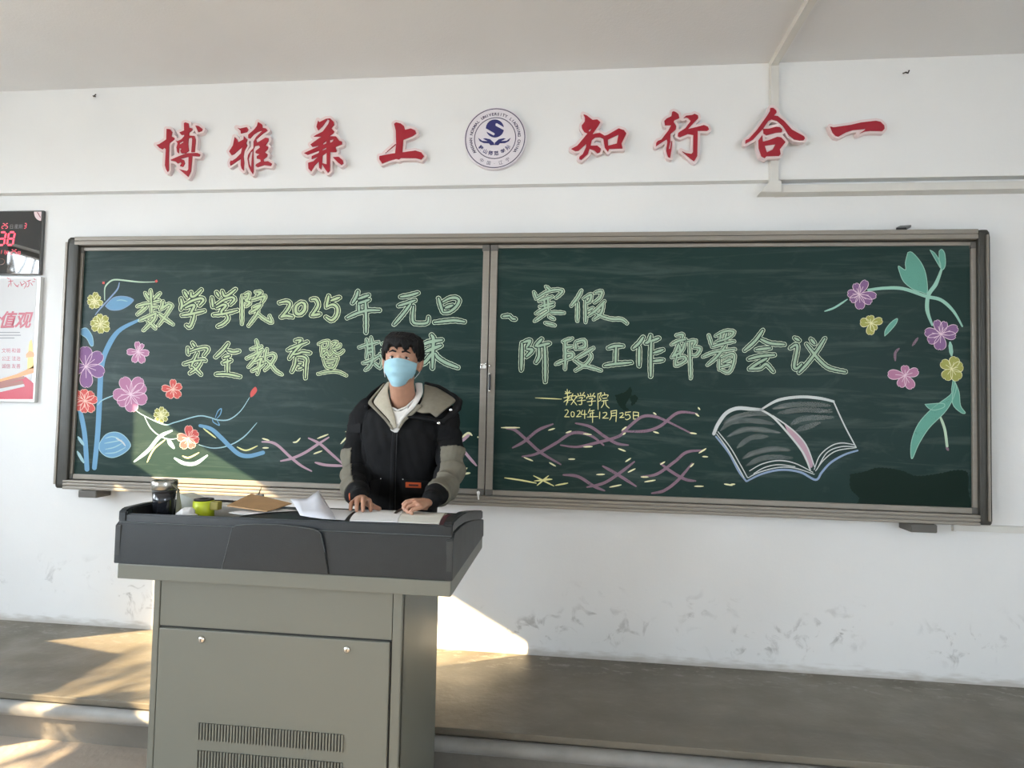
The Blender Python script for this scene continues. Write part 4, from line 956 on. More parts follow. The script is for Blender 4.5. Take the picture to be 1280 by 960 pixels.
# ---------------------------------------------------------------- lectern
LX0, LX1 = -1.518, -.366; LY0, LY1 = -1.372, -.722
lec = empty('lectern', (-.95, -1.05, 0))
tag(lec, 'grey steel multimedia lectern with charcoal plastic top and louvred front door', 'lectern')
CX0, CX1, CY0, CY1 = -1.392, -.533, -1.34, -.815
bm = bmesh.new()
add_box(bm, CX0, CX1, CY0+.012, CY1, 0.0, .934, .003)
cabb = from_bm('cabinet_body', bm, M_GREY, lec)
box('corner_stile', CX0, CX0+.022, CY0, CY0+.03, 0, .934, M_GREY, lec, .003)
box('corner_stile', CX1-.031, CX1, CY0, CY0+.03, 0, .934, M_GREY, lec, .004)
box('upper_panel', CX0+.0235, CX1-.033, CY0+.003, CY0+.02, .777, .931, M_GREY, lec, .002)
dr = box('door', CX0+.027, CX1-.037, CY0-.004, CY0+.012, .04, .771, M_GREY, lec, .003)
box('door_gap', CX0+.023, CX1-.032, CY0+.007, CY0+.0105, .035, .776, M_SLOT, lec)
for x, z in ((-1.211, .742), (-.711, .741)):
    bm = bmesh.new()
    rings = [[Vector((x+r*math.cos(2*PI*k/20), y, z+r*math.sin(2*PI*k/20))) for k in range(20)] for r, y in ((.011, CY0-.003), (.011, CY0-.007), (.008, CY0-.010), (.003, CY0-.0105))]
    add_loft(bm, rings); k_ = from_bm('door_lock', bm, M_STEEL, dr, True)
    box('key_slot', x-.0015, x+.0015, CY0-.0115, CY0-.009, z-.005, z+.005, M_SLOT, k_)
# louvres: raised fins over a dark slot field, two rows in view
for zt, zb in ((.472, .417), (.383, .327), (.294, .238)):
    box('louvre_recess', -1.209, -.716, CY0-.0045, CY0-.0042, zb, zt, M_SLOT, dr)
    n = 48
    for i in range(n):
        x = -1.209 + (.493)*i/(n-1)
        f_ = box('louvre', x-.0032, x+.0024, CY0-.0085, CY0-.004, zb, zt, M_GREY, dr) if i == 0 else None
        if i == 0:
            base = f_; bx_ = x
        else:
            c_ = base.copy(); COL.objects.link(c_); c_.parent = dr; c_.location = base.location+Vector((x-bx_, 0, 0))
# grey tray under the top, overhanging
bm = bmesh.new()
add_box(bm, LX0+.012, LX1-.004, LY0+.004, LY1-.002, .934, .984, .004)
from_bm('tray', bm, M_GREY, lec)
# side profile of the top: high towards the class, falling to the speaker
PROF = [(-1.388+.016, 1.160), (-1.35, 1.167), (-1.257, 1.168), (-1.138, 1.160), (-.983, 1.137), (-.78, 1.103), (-.730, 1.094)]
def prof_z(y):
    for (a, za), (b, zb) in zip(PROF[:-1], PROF[1:]):
        if y <= b: return za+(zb-za)*max(0, (y-a))/(b-a)
    return PROF[-1][1]
def side_plate(x0, x1, top_off, name, m):
    pr = [(LY0, .985), (LY0, PROF[0][1]+top_off-.012)]+[(y, z+top_off) for y, z in PROF[1:]]+[(LY1-.005, PROF[-1][1]+top_off-.012), (LY1, .985+.0)]
    return extrude_poly(name, [(x0, y, z) for y, z in pr], (x1-x0, 0, 0), m, lec, .002)
side_plate(LX0, LX0+.022, -.037, 'side_panel', M_DARKL); side_plate(LX1-.022, LX1, -.037, 'side_panel', M_DARKL)
def rim(x0, x1):
    V = []
    for y, z in [(LY0+.006, PROF[0][1]-.003)]+PROF[1:]: V.append((y, z))
    low = [(y, z-.036) for y, z in reversed(V)]
    return extrude_poly('side_rim', [(x0, y, z) for y, z in V+low], (x1-x0, 0, 0), M_DARK, lec, .004)
rim(LX0+.004, LX0+.034); rim(LX1-.034, LX1-.004)
# front fascia and the lip above it
extrude_poly('front_fascia', [(LX0, LY0-.001, .985), (LX0+.011, LY0+.004, 1.122), (LX1-.006, LY0+.004, 1.124), (LX1, LY0-.001, .987)], (0, .02, 0), M_DARK, lec, .003)
extrude_poly('front_lip', [(LX0+.012, LY0+.009, 1.12), (LX0+.013, LY0+.011, 1.149), (LX1-.006, LY0+.011, 1.156), (LX1-.007, LY0+.009, 1.12)], (0, .014, 0), M_DARK, lec, .004)
# raised middle field of the fascia
xa = P(277, 690, LY0-.004).x
mid = []
for x, y in ((277,712),(288,668),(290.5,659),(296,656.5),(320,655),(345,655.6),(370,658),(392,661.5),(398,664),(401,668),(406,690),(411,722)):
    mid.append(P(x, y, LY0-.006))
mid[0].z = .987; mid[-1].z = .987
extrude_poly('centre_field', mid, (0, .012, 0), M_DARK, lec, .0025)
M_EDGE = mat('painted_edge_highlight', (.10, .115, .12), .35)  # lighter grey tubes paint the bright highlight along the fascia edges
bm = bmesh.new(); add_tube(bm, [(LX0+.011, LY0+.0035, 1.1225), (LX1-.006, LY0+.0035, 1.1245)], .0013, 6); from_bm('edge_highlight', bm, M_EDGE, lec)
bm = bmesh.new(); add_tube(bm, mid[:6]+mid[6:-1], .0012, 6); from_bm('edge_highlight', bm, M_EDGE, lec)
# desk surface, sloping to the speaker, with a recess on the left
bm = bmesh.new()
ys_ = [LY0+.03, -1.25, -1.13, -.98, -.80, LY1+.012]
V = []
for y in ys_:
    z = prof_z(y)-.020
    V.append([bm.verts.new((-1.105, y, z)), bm.verts.new((LX1-.03, y, z)), bm.verts.new((LX1-.03, y, z-.02)), bm.verts.new((-1.105, y, z-.02))])
for a, b in zip(V[:-1], V[1:]):
    for i in range(4): bm.faces.new((a[i], a[(i+1) % 4], b[(i+1) % 4], b[i]))
bm.faces.new(V[0]); bm.faces.new(list(reversed(V[-1])))
from_bm('desk_top', bm, M_DARK, lec)
bm = bmesh.new()
rp = [(y, prof_z(y)-.070) for y in ys_]
V = [[bm.verts.new((x, y, z+dz_)) for x, dz_ in ((LX0+.03, 0), (-1.105, 0), (-1.105, -.012), (LX0+.03, -.012))] for y, z in rp]
for a, b in zip(V[:-1], V[1:]):
    for i in range(4): bm.faces.new((a[i], a[(i+1) % 4], b[(i+1) % 4], b[i]))
bm.faces.new(V[0]); bm.faces.new(list(reversed(V[-1])))
from_bm('recess_floor', bm, M_BLACK, lec)
extrude_poly('recess_wall', [(-1.111, y, z-.004) for y, z in rp]+[(-1.111, y, prof_z(y)-.021) for y in reversed(ys_)], (.006, 0, 0), M_BLACK, lec)
extrude_poly('recess_wall', [(LX0+.0345, y, z-.004) for y, z in rp]+[(LX0+.0345, y, prof_z(y)-.004) for y in reversed(ys_)], (.003, 0, 0), M_BLACK, lec)
box('back_edge', LX0+.02, LX1-.02, LY1-.002, LY1+.014, .985, 1.072, M_DARK, lec, .003)
def dz(y): return prof_z(y)-.020
def on_desk(x, y, up=0.0, low=True):
    """desk point seen at picture x (any y given in metres)"""
    # find world x with picture column x at depth y, height dz(y)
    c = P(x, 648, y); return Vector((c.x, y, dz(y)+up-(.050 if c.x < -1.105 and low else 0)))

# ---------------------------------------------------------------- things on the lectern
M_TUMB = mat('brushed_steel_tumbler', (0.40, 0.39, 0.35), 0.25, metal=1.0)
M_GLOSSK = mat('gloss_black_tumbler', (0.015, 0.016, 0.02), 0.12, spec=0.7)
c = on_desk(204, -1.24)
tb = empty('tumbler', tuple(c)); tag(tb, 'black and steel insulated tumbler at the left end of the lectern', 'tumbler')
bm = bmesh.new(); add_lathe(bm, [(.030, 0), (.034, .004), (.036, .08), (.0375, .112)], c); from_bm('body', bm, M_GLOSSK, tb, True)
bm = bmesh.new(); add_lathe(bm, [(.0365, .109), (.039, .112), (.039, .118), (.037, .120)], c); from_bm('collar', bm, M_BLACK, tb, True)
bm = bmesh.new(); add_lathe(bm, [(.0405, .118), (.042, .121), (.042, .146), (.040, .151), (.036, .152), (.033, .149), (.0, .1485)], c); from_bm('lid', bm, M_TUMB, tb, True)
bm = bmesh.new(); add_tube(bm, [c+Vector((.034, -.012, .142)), c+Vector((.052, .0, .12)), c+Vector((.054, .004, .06)), c+Vector((.050, .004, .008))], [(.009, .004)]*4, 10); from_bm('handle', bm, mat('olive_strap', (.17, .17, .12), .5), tb, True)

M_BOXW = mat('white_card_box', (0.60, 0.61, 0.54), 0.6, noise_amt=.12, nscale=30); M_BOXG = mat('grey_card', (0.36, 0.36, 0.33), 0.7)
def wedge(name, c, sx, sy, sz, rz, tilt, m, label, cat, bev=.002):
    o = empty(name, tuple(c)); 
    bm = bmesh.new(); add_box(bm, -sx/2, sx/2, -sy/2, sy/2, 0, sz, bev)
    Mx = Matrix.Rotation(rz, 4, 'Z') @ Matrix.Rotation(tilt, 4, 'Y')
    bm.transform(Matrix.Translation(Vector(c)) @ Mx)
    me = bpy.data.meshes.new(name); bmesh.ops.recalc_face_normals(bm, faces=bm.faces); bm.to_mesh(me); bm.free()
    bpy.data.objects.remove(o)
    q_ = link(name, me, m); tag(q_, label, cat); return q_
wedge('paper_box', on_desk(240, -1.16, .012), .10, .05, .078, -.35, .18, M_BOXW, 'small whitish green paper box lying tilted beside the tumbler', 'box')
wedge('long_carton', on_desk(284, -1.0), .25, .08, .056, -.04, 0, mat('pale_carton', (.55, .54, .50), .7, noise_amt=.08), 'long pale flat carton lying behind the yellow tape roll', 'box')
wedge('card_holder', on_desk(323, -.99, .054), .034, .016, .046, .1, 0, M_BOXG, 'small grey upright card holder behind the brown folder', 'holder')
wedge('metal_tin', on_desk(337, -1.05), .032, .03, .028, .2, 0, mat('dull_tin', (.33, .34, .34), .4, metal=.4), 'tiny square grey tin right of the card holder', 'tin')
bm = bmesh.new(); b0 = on_desk(322, -.985, .10); add_tube(bm, [b0, b0+Vector((.012, .0, .030))], [(.0035, .002), (.001, .001)], 8)
tag(from_bm('pencil_stub', bm, mat('dark_wood', (.10, .07, .04), .6)), 'dark pointed pencil stub sticking up out of the grey card holder', 'pencil')
# crumpled tissue
bm = bmesh.new(); cc = on_desk(233, -1.27, .030); add_ball(bm, cc, (.036, .022, .032), 24)
for v in bm.verts: v.co += (v.co-cc).normalized()*.007*noise.noise(v.co*70)
tag(from_bm('crumpled_tissue', bm, mat('tissue', (.62, .62, .61), .8), None, True), 'crumpled whitish tissue lying between the tumbler and the yellow tape', 'tissue')
# yellow-green tape roll
cc = on_desk(254, -1.21); tp = empty('tape_roll', tuple(cc)); tag(tp, 'bright yellow-green roll of tape with a dark top on the lectern', 'tape')
bm = bmesh.new(); add_lathe(bm, [(.032, .002), (.0355, .004), (.0355, .078), (.032, .082), (.015, .082), (.014, .075), (.0, .075)], cc)
from_bm('tape', bm, mat('yellow_green_tape', (.52, .60, .02), .45), tp, True)
bm = bmesh.new(); add_lathe(bm, [(.033, .082), (.033, .087), (.016, .087), (.016, .082)], cc); from_bm('core', bm, M_BLACK, tp, True)
bm = bmesh.new(); add_box(bm, cc.x+.025, cc.x+.062, cc.y-.014, cc.y+.014, cc.z+.050, cc.z+.080, .004); from_bm('loose_end', bm, mat('mustard', (.30, .25, .05), .5), tp)
# brown folder, a little lifted
M_KRAFT = mat('kraft_folder', (0.50, 0.30, 0.14), 0.65, noise_amt=.12, nscale=18)
def surf(name, pts, th, m, parent=None, label=None, cat=None):
    """thin sheet lying on the bowed desk; pts = four (picture x, y in metres, lift)"""
    n = 9; V = []
    for lay in (0, 1):
        for i in range(n):
            t = i/(n-1)
            a = [pts[0][k]*(1-t)+pts[3][k]*t for k in range(3)]; b_ = [pts[1][k]*(1-t)+pts[2][k]*t for k in range(3)]
            V.append(on_desk(a[0], a[1], a[2]+.0015-th*lay, False)); V.append(on_desk(b_[0], b_[1], b_[2]+.0015-th*lay, False))
    F = []; o2 = 2*n
    for i in range(n-1):
        a = 2*i; F += [(a, a+1, a+3, a+2), (o2+a, o2+a+2, o2+a+3, o2+a+1), (a, a+2, o2+a+2, o2+a), (a+1, o2+a+1, o2+a+3, a+3)]
    F += [(0, o2, o2+1, 1), (2*n-2, 2*n-1, o2+2*n-1, o2+2*n-2)]
    o = from_py(name, V, F, m, parent)
    if label: tag(o, label, cat)
    return o
def slab(name, pts, th, m, label=None, cat=None, parent=None):
    o = extrude_poly(name, pts, (0, 0, -th), m, parent)
    if label: tag(o, label, cat)
    return o
def D_(x, yw, up): v = on_desk(x, yw, up, False); return v
slab('brown_folder', [D_(283, -1.25, .022), D_(333, -1.27, .012), D_(364, -1.08, .024), D_(313, -.98, .052)], .004, M_KRAFT, 'brown kraft paper folder lying open on the middle left of the lectern', 'folder')
surf('white_sheet', [(285, -1.29, .003), (306, -1.31, .003), (374, -1.17, .003), (345, -1.10, .003)], .0012, M_PAPER, None, 'white sheet of paper sticking out from under the brown folder', 'paper')
# bent sheet of paper standing up a little
def curl(name, rows, m, label, cat):
    V = []; n = len(rows[0])
    for r_ in rows: V += r_
    F = [(i*n+j, (i+1)*n+j, (i+1)*n+j+1, i*n+j+1) for i in range(len(rows)-1) for j in range(n-1)]
    o = from_py(name, V, F, m, None, True)
    s = o.modifiers.new('b', 'SUBSURF'); s.subdivision_type = 'SIMPLE'; s.levels = 1; s.render_levels = 1; s = o.modifiers.new('s', 'SOLIDIFY'); s.thickness = .0008
    return tag(o, label, cat)
curl('bent_sheet', [[D_(375, -1.30, .008), D_(386, -1.31, .006), D_(402, -1.32, .004), D_(420, -1.32, .003)],
                    [D_(368, -1.20, .024), D_(384, -1.20, .030), D_(400, -1.21, .036), D_(416, -1.21, .006)],
                    [D_(362, -1.10, .040), D_(383, -1.10, .044), D_(397, -1.10, .074), D_(409, -1.12, .022)]], mat('bluish_paper', (.62, .63, .68), .8), 'bent bluish white sheet curling up in the middle of the lectern', 'paper')
surf('loose_sheet', [(392, -1.30, .002), (431, -1.32, .002), (448, -1.0, .002), (408, -.98, .002)], .001, mat('bluish_paper_flat', (.66, .67, .70), .8), None, 'flat white sheet between the bent sheet and the open notebook', 'paper')
nb = empty('notebook', tuple(D_(500, -1.1, 0))); tag(nb, 'open notebook with white pages under the hands of the person', 'notebook')
surf('page_block', [(437, -1.33, .005), (497, -1.33, .007), (507, -.93, .007), (455, -.93, .005)], .004, M_PAPER, nb)
surf('page_block', [(497.6, -1.33, .007), (549, -1.32, .005), (559, -.97, .005), (507.6, -.93, .007)], .004, mat('cream_paper', (.74, .73, .66), .8), nb)
surf('cover', [(436.4, -1.335, .001), (554, -1.325, .001), (565, -.955, .001), (454.5, -.925, .001)], .0008, mat('wine_cover', (.13, .03, .05), .5), nb)
M_PEN = M_BLACK
a_ = D_(493, -1.18, .011); b_ = D_(509, -1.03, .030)
pen = empty('pen', tuple(a_)); tag(pen, 'black pen held in the left hand of the person over the notebook', 'pen')
bm = bmesh.new(); add_tube(bm, [a_, a_.lerp(b_, .12), b_], [.002, .0045, .0045], 10); from_bm('barrel', bm, M_PEN, pen, True)
bm = bmesh.new(); add_tube(bm, [a_+(a_-b_).normalized()*.010, a_], [.0006, .002], 8); from_bm('tip', bm, M_STEEL, pen, True)

# ---------------------------------------------------------------- digital clock and poster at the left edge
CKX0, CKX1, CKZ0, CKZ1 = -4.28, -3.207, 2.266, 2.660
ck = empty('digital_clock', (-3.7, 0, CKZ0)); tag(ck, 'black glass digital calendar clock with red digits on the left wall', 'clock')
M_GLASSK = mat('black_clock_glass', (0.008, 0.010, 0.011), 0.03, spec=0.9, coat=0.6)
M_LED = mat('red_led', (0.5, 0.02, 0.03), 0.5, emit=(1.0, 0.05, 0.09, 3.0)); M_LED2 = mat('dim_red_led', (0.5, 0.05, 0.08), 0.5, emit=(1.0, 0.10, 0.16, .9))
M_GREYPR = mat('grey_print', (0.22, 0.22, 0.23), 0.6)
box('case', CKX0, CKX1, -.020, -.001, CKZ0, CKZ1, mat('clock_case', (.12, .12, .12), .35, metal=.6), ck, .006)
box('glass', CKX0+.01, CKX1-.006, -.023, -.019, CKZ0+.006, CKZ1-.008, M_GLASSK, ck, .002)
CY = -.0235
def seg7(ch, x, z, h, m, name='digit'):
    segs = {'0': 'abcdef', '1': 'bc', '2': 'abged', '3': 'abgcd', '5': 'afgcd', '8': 'abcdefg'}[ch]
    w = h*.5; t = h*.11; sh = .14
    loc = {'a': ((t, h), (w-t, h)), 'b': ((w, h-t), (w, h/2+t*.6)), 'c': ((w, h/2-t*.6), (w, t)), 'd': ((t, 0), (w-t, 0)), 'e': ((0, h/2-t*.6), (0, t)), 'f': ((0, h-t), (0, h/2+t*.6)), 'g': ((t, h/2), (w-t, h/2))}
    bm = bmesh.new()
    for s in segs:
        (ax, az), (bx, bz) = loc[s]
        d = Vector((bx-ax, bz-az)).normalized(); n = Vector((-d.y, d.x))*t*.62
        pts = [(ax-n.x, az-n.y), (bx-n.x, bz-n.y), (bx+d.x*t*.5, bz+d.y*t*.5), (bx+n.x, bz+n.y), (ax+n.x, az+n.y), (ax-d.x*t*.5, az-d.y*t*.5)]
        bm.faces.new([bm.verts.new((x+px+pz*sh, CY, z+pz)) for px, pz in pts])
    return from_bm(name, bm, m, ck)
d0 = P(0.5, 307, CY); h8 = P(9, 290.5, CY).z - P(9, 306.5, CY).z
seg7('3', P(-2.5, 306, CY).x, P(0, 306.3, CY).z, h8, M_LED); seg7('8', P(8.5, 306, CY).x, P(9, 306.3, CY).z, h8, M_LED)
hs = .030
seg7('2', P(2, 285.5, CY).x, P(2, 285.6, CY).z, hs, M_LED2); seg7('5', P(6.3, 285.5, CY).x, P(6, 285.6, CY).z, hs, M_LED2)
seg7('3', P(29.5, 285.5, CY).x, P(30, 285.4, CY).z, hs, M_LED2)
put_text('print', '日', .030, P(14.3, 285.6, CY), M_GREYPR, ck); put_text('print', '星期', .030, P(23, 285.5, CY), M_GREYPR, ck)
put_text('print', '月', .028, P(8.8, 318.3, CY), M_LED2, ck); seg7('1', P(-1, 318, CY).x, P(1, 317.6, CY).z, .026, M_LED2); seg7('1', P(3, 318, CY).x, P(3, 317.6, CY).z, .026, M_LED2)
seg7('2', P(13.2, 318, CY).x, P(13, 317.7, CY).z, .027, M_LED2); seg7('5', P(17.6, 318, CY).x, P(17, 317.7, CY).z, .027, M_LED2); put_text('print', '日', .026, P(23.6, 318.2, CY), M_LED2, ck)
# corner leaf decoration and logo ring
cx_, cz_ = CKX1-.008, CKZ1-.010
bm = bmesh.new(); pts = [(cx_, CY, cz_)]+[(cx_-.050*math.sin(t*PI/2/10), CY, cz_-.056*math.cos(t*PI/2/10)) for t in range(11)]
bm.faces.new([bm.verts.new(p) for p in pts]); from_bm('corner_decoration', bm, mat('pink_white_print', (.75, .60, .62), .5), ck)
bm = bmesh.new(); bm.faces.new([bm.verts.new(p) for p in [(cx_-.030, CY-.0004, cz_-.003), (cx_-.024, CY-.0004, cz_-.003), (cx_-.002, CY-.0004, cz_-.036), (cx_-.006, CY-.0004, cz_-.038)]]); from_bm('corner_decoration', bm, mat('dark_red_print', (.25, .04, .06), .5), ck)
lg = P(1, 327, CY); bm = bmesh.new()
for k in range(32):
    a, b = 2*PI*k/32, 2*PI*(k+1)/32
    bm.faces.new([bm.verts.new(lg+Vector((rx*math.cos(t), 0, rz*math.sin(t)))) for rx, rz, t in ((.024, .017, a), (.028, .020, a), (.028, .020, b), (.024, .017, b))])
from_bm('logo_ring', bm, mat('brown_print', (.20, .10, .08), .5), ck)

po = empty('framed_poster', (-3.7, 0, 1.497)); tag(po, 'white framed poster with red calligraphy and a red gate tower, hanging under the clock', 'poster')
PX0, PX1, PZ0_, PZ1_ = -4.28, -3.196, 1.497, 2.254
box('frame', PX0, PX1, -.024, -.001, PZ0_, PZ1_, mat('silver_frame', (.62, .62, .60), .35, metal=.3), po, .003)
PYF = -.0246
M_POST = mat('poster_sheet', (.50, .49, .48), .35, spec=.4)
box('sheet', PX0+.012, PX1-.022, PYF, -.02, PZ0_+.018, PZ1_-.010, M_POST, po)
PYF -= .0006
M_PRED = mat('poster_red', (.50, .03, .06), .4); M_PORG = mat('poster_orange', (.75, .30, .10), .4); M_PYEL = mat('poster_yellow', (.80, .55, .16), .4); M_PCAL = mat('poster_calligraphy', (.42, .06, .09), .4); M_PBR = mat('poster_roof', (.30, .10, .07), .4)
def pquad(name, pts, m, lay=0.0):
    bm = bmesh.new(); bm.faces.new([bm.verts.new(P(x, y, PYF-lay)) for x, y in pts]); return from_bm(name, bm, m, po)
put_text('calligraphy', '价值观', .105, P(38, 408, PYF), M_PCAL, po, align='RIGHT', shear=.25, offset=.003)
def pl_lines(name, strokes, w, m):
    X, Y = grid(-12, 46, 344, 366, 4); D = np.full(X.shape, 1e9)
    for s in strokes: D = np.minimum(D, d_stroke(X, Y, smooth_line(s, 3), w, (.4, .4)))
    V, F = contour_mesh(X, Y, D); from_py(name, Parr(V, PYF), F, m, po)
pl_lines('script_print', [[(8.5,347),(12,349)],[(10,352),(17,351)],[(13,348),(14,358)],[(12,354),(10,359)],[(17,353),(21,358),(24,355)],[(19,356),(23,359)],[(25,352),(28,358)],[(26,357),(31,354)],[(29,351),(33,355),(30,361)],[(33,352),(39,350)],[(36,350),(36,357),(33,359)],[(38,353),(41,357)],[(42,348),(44.5,350)],[(40,352),(44,352)]], .5, M_PCAL)
for y, x1 in ((415, 25), (418.5, 26), (422, 18)): pquad('fine_print', [(-12, y), (x1, y), (x1, y+1.1), (-12, y+1.1)], M_GREYPR)
for y, a, b in ((440.5, '文明', '和谐'), (450.5, '公正', '法治'), (460, '诚信', '友善')):
    put_text('word', a, .030, P(7.5, y, PYF), M_PCAL, po); put_text('word', b, .030, P(20, y, PYF), M_PCAL, po)
pquad('gate_wall', [(-12,484),(20,474),(32,471),(42,479),(41,499),(-12,499)], M_PRED)
pquad('gate_band', [(-12,488),(30,480),(31,483),(-12,493)], M_POST, .0004)
pquad('gate_roof', [(-12,476),(0,474),(20,468),(38,460),(42,457),(42,466),(28,470),(10,478),(-12,484)], M_PORG, .0003)
pquad('gate_roof', [(-12,480),(12,474),(30,470),(31,473),(14,478),(-12,486)], M_PBR, .0006)
pquad('gate_gallery', [(-12,484),(28,475),(30,480),(-12,488)], M_PBR, .0008)
pquad('pillar_print', [(34,462),(34.5,446),(36,432),(37,427),(39.5,424),(40.5,430),(41.5,446),(42,460)], M_PYEL, .0003)
pquad('pillar_print', [(32.5,443),(37,438),(42.5,441),(42.5,446),(33,447)], M_PORG, .0006)
# bare tree outside, seen mirrored in the clock glass
M_BARK = mat('grey_bark', (.10, .085, .07), .9)
bm = bmesh.new(); rnd = random.Random(5)
def branch(p, d, L, r, n):
    q_ = p+d*L; add_tube(bm, [p, p.lerp(q_, .5)+Vector((rnd.uniform(-1, 1), rnd.uniform(-1, 1), 0))*L*.05, q_], [r, r*.85, r*.7], 6, round_ends=False)
    if n == 0: return
    for k in range(3 if n > 1 else 2):
        dd = (d+Vector((rnd.uniform(-.8, .8), rnd.uniform(-.8, .8), rnd.uniform(-.25, .5)))).normalized()
        branch(q_, dd, L*rnd.uniform(.6, .8), r*.65, n-1)
branch(Vector((-9.2, -6.2, -.3)), Vector((0, 0, 1)), 1.8, .09, 5)
tag(from_bm('bare_tree', bm, M_BARK), 'bare winter tree outside, mirrored in the clock glass', 'tree')
# ---------------------------------------------------------------- the person
M_SKIN = mat('skin', (0.50, 0.27, 0.18), 0.5, spec=0.4, noise_amt=.10, nscale=30)
M_SKIN.node_tree.nodes['Principled BSDF'].inputs['Subsurface Weight'].default_value = 0.08
M_SKIN.node_tree.nodes['Principled BSDF'].inputs['Subsurface Radius'].default_value = (0.02, 0.008, 0.004)
M_HAIR = mat('black_hair', (0.006, 0.0055, 0.0055), 0.6, spec=0.22, bump=0.6, bscale=160, stretch=(1, 1, .25))
M_JACK = mat('black_jacket', (0.0065, 0.0065, 0.007), 0.8, spec=0.2, bump=0.15, bscale=500)
M_OLIVE = mat('grey_olive_panel', (0.19, 0.175, 0.135), 0.85, spec=0.2, bump=0.1, bscale=500, noise_amt=.1, nscale=40)
M_LIN = mat('grey_beige_lining', (0.21, 0.19, 0.145), 0.9, spec=0.15, noise_amt=.12, nscale=50)
M_CREAM = mat('cream_fleece', (0.46, 0.42, 0.33), 0.95, spec=0.1, noise_amt=.1, nscale=80, bump=.3, bscale=300)
M_SHIRT = mat('white_shirt', (0.68, 0.66, 0.62), 0.85, spec=0.2, bump=.15, bscale=300)
M_MASK = mat('light_blue_mask', (0.36, 0.60, 0.70), 0.8, spec=0.2, bump=.2, bscale=300)
M_ORNG = mat('orange_label', (0.70, 0.12, 0.03), 0.6)
M_TROU = mat('dark_trousers', (0.02, 0.02, 0.025), 0.85, bump=.1)
M_SHOE = mat('white_black_shoe', (0.05, 0.05, 0.05), 0.5)
M_EYEW = mat('eye_white', (0.55, 0.50, 0.47), 0.3); M_IRIS = mat('dark_iris', (0.012, 0.008, 0.006), 0.15)

HC = P(503, 448.5, -.70)
RY = Matrix.Rotation(math.radians(6.5), 4, 'Z') @ Matrix.Rotation(math.radians(2), 4, 'Y')
def HL(x, y, z): return HC + (RY @ Vector((x, y, z)))
def sup(cx_, cy_, a, bf, bb, n=28, e=2.3):
    out = []
    for k in range(n):
        t = 2*PI*k/n; c, s = math.cos(t), math.sin(t)
        x = a*math.copysign(abs(c)**(2/e), c); y = (bf if s < 0 else bb)*math.copysign(abs(s)**(2/e), s)
        out.append((cx_+x, cy_+y))
    return out
bm = bmesh.new()
head = [(-.118, .022, .030, .020, -.060), (-.110, .036, .034, .034, -.055), (-.092, .050, .050, .055, -.040), (-.065, .060, .068, .075, -.022), (-.035, .067, .082, .088, -.008), (0, .071, .086, .094, 0), (.030, .0735, .086, .098, 0), (.058, .072, .080, .094, .003), (.082, .060, .062, .078, .006), (.098, .038, .038, .048, .008), (.104, .012, .012, .014, .010)]
add_loft(bm, [[HL(x, y, z) for x, y in sup(0, yc, a, bf, bb)] for z, a, bf, bb, yc in head])
# nose, brow, cheekbones, ears, lips
add_tube(bm, [HL(0, -.080, .012), HL(0, -.090, -.010), HL(0, -.098, -.032)], [(.007, .006), (.008, .008), (.011, .010)], 10)
add_ball(bm, HL(-.010, -.088, -.036), (.007, .008, .006), 10); add_ball(bm, HL(.010, -.088, -.036), (.007, .008, .006), 10)
add_tube(bm, [HL(-.052, -.060, .018), HL(-.028, -.079, .022), HL(0, -.081, .016), HL(.028, -.079, .022), HL(.052, -.060, .018)], [.008, .009, .007, .009, .008], 8)
for s in (-1, 1):
    add_ball(bm, HL(s*.040, -.058, -.030), (.018, .016, .015), 12)
    add_ball(bm, HL(s*.079, .012, -.020), (.010, .020, .028), 14)
    add_ball(bm, HL(s*.085, .018, -.012), (.007, .014, .020), 12)
    add_ball(bm, HL(s*.076, .004, -.042), (.008, .011, .013), 10)
add_tube(bm, [HL(-.024, -.078, -.068), HL(0, -.088, -.066), HL(.024, -.078, -.068)], [.006, .009, .006], 8)
# neck and torso, arms, legs
NB = P(505, 520, -.60); HIP = Vector((P(498, 640, -.50).x, -.44, 1.02))
add_tube(bm, [HL(0, .012, -.05), HL(0, .020, -.11), NB+Vector((0, .01, .02)), NB+Vector((0, 0, -.05))], [.055, .054, .058, .07], 18)
add_tube(bm, [P(456, 523, -.58), NB+Vector((-.05, 0, -.015)), NB+Vector((.05, 0, -.015)), P(554, 523, -.58)], [(.035, .035), (.06, .055), (.06, .055), (.035, .035)], 16)
CH_ = NB+Vector((0, .01, -.14))
add_loft(bm, tube_rings([NB+Vector((0, .0, -.03)), CH_, CH_+Vector((0, .04, -.16)), HIP, HIP+Vector((0, .01, -.08))], [(.14, .08), (.150, .09), (.130, .085), (.130, .085), (.12, .08)], 20, up=(0, 1, 0)))
ARM_R = [P(458, 526, -.58), P(446, 552, -.60), P(443, 592, -.66), P(446, 618, -.83), D_(450, -.975, .055)]
ARM_L = [P(553, 526, -.58), P(562, 552, -.60), P(563, 587, -.66), P(552, 614, -.84), D_(537, -1.03, .050)]
for A in (ARM_R, ARM_L): add_tube(bm, A, [.040, .040, .038, .034, .026], 14)
for s in (-1, 1):
    hx = HIP.x+s*.085
    add_tube(bm, [(hx, HIP.y, HIP.z), (hx+s*.01, -.44, .66), (hx+s*.015, -.40, .30)], [.070, .055, .042], 14)
    add_tube(bm, [(hx+s*.015, -.37, .245), (hx+s*.025, -.50, .235)], [(.035, .03), (.035, .022)], 12)
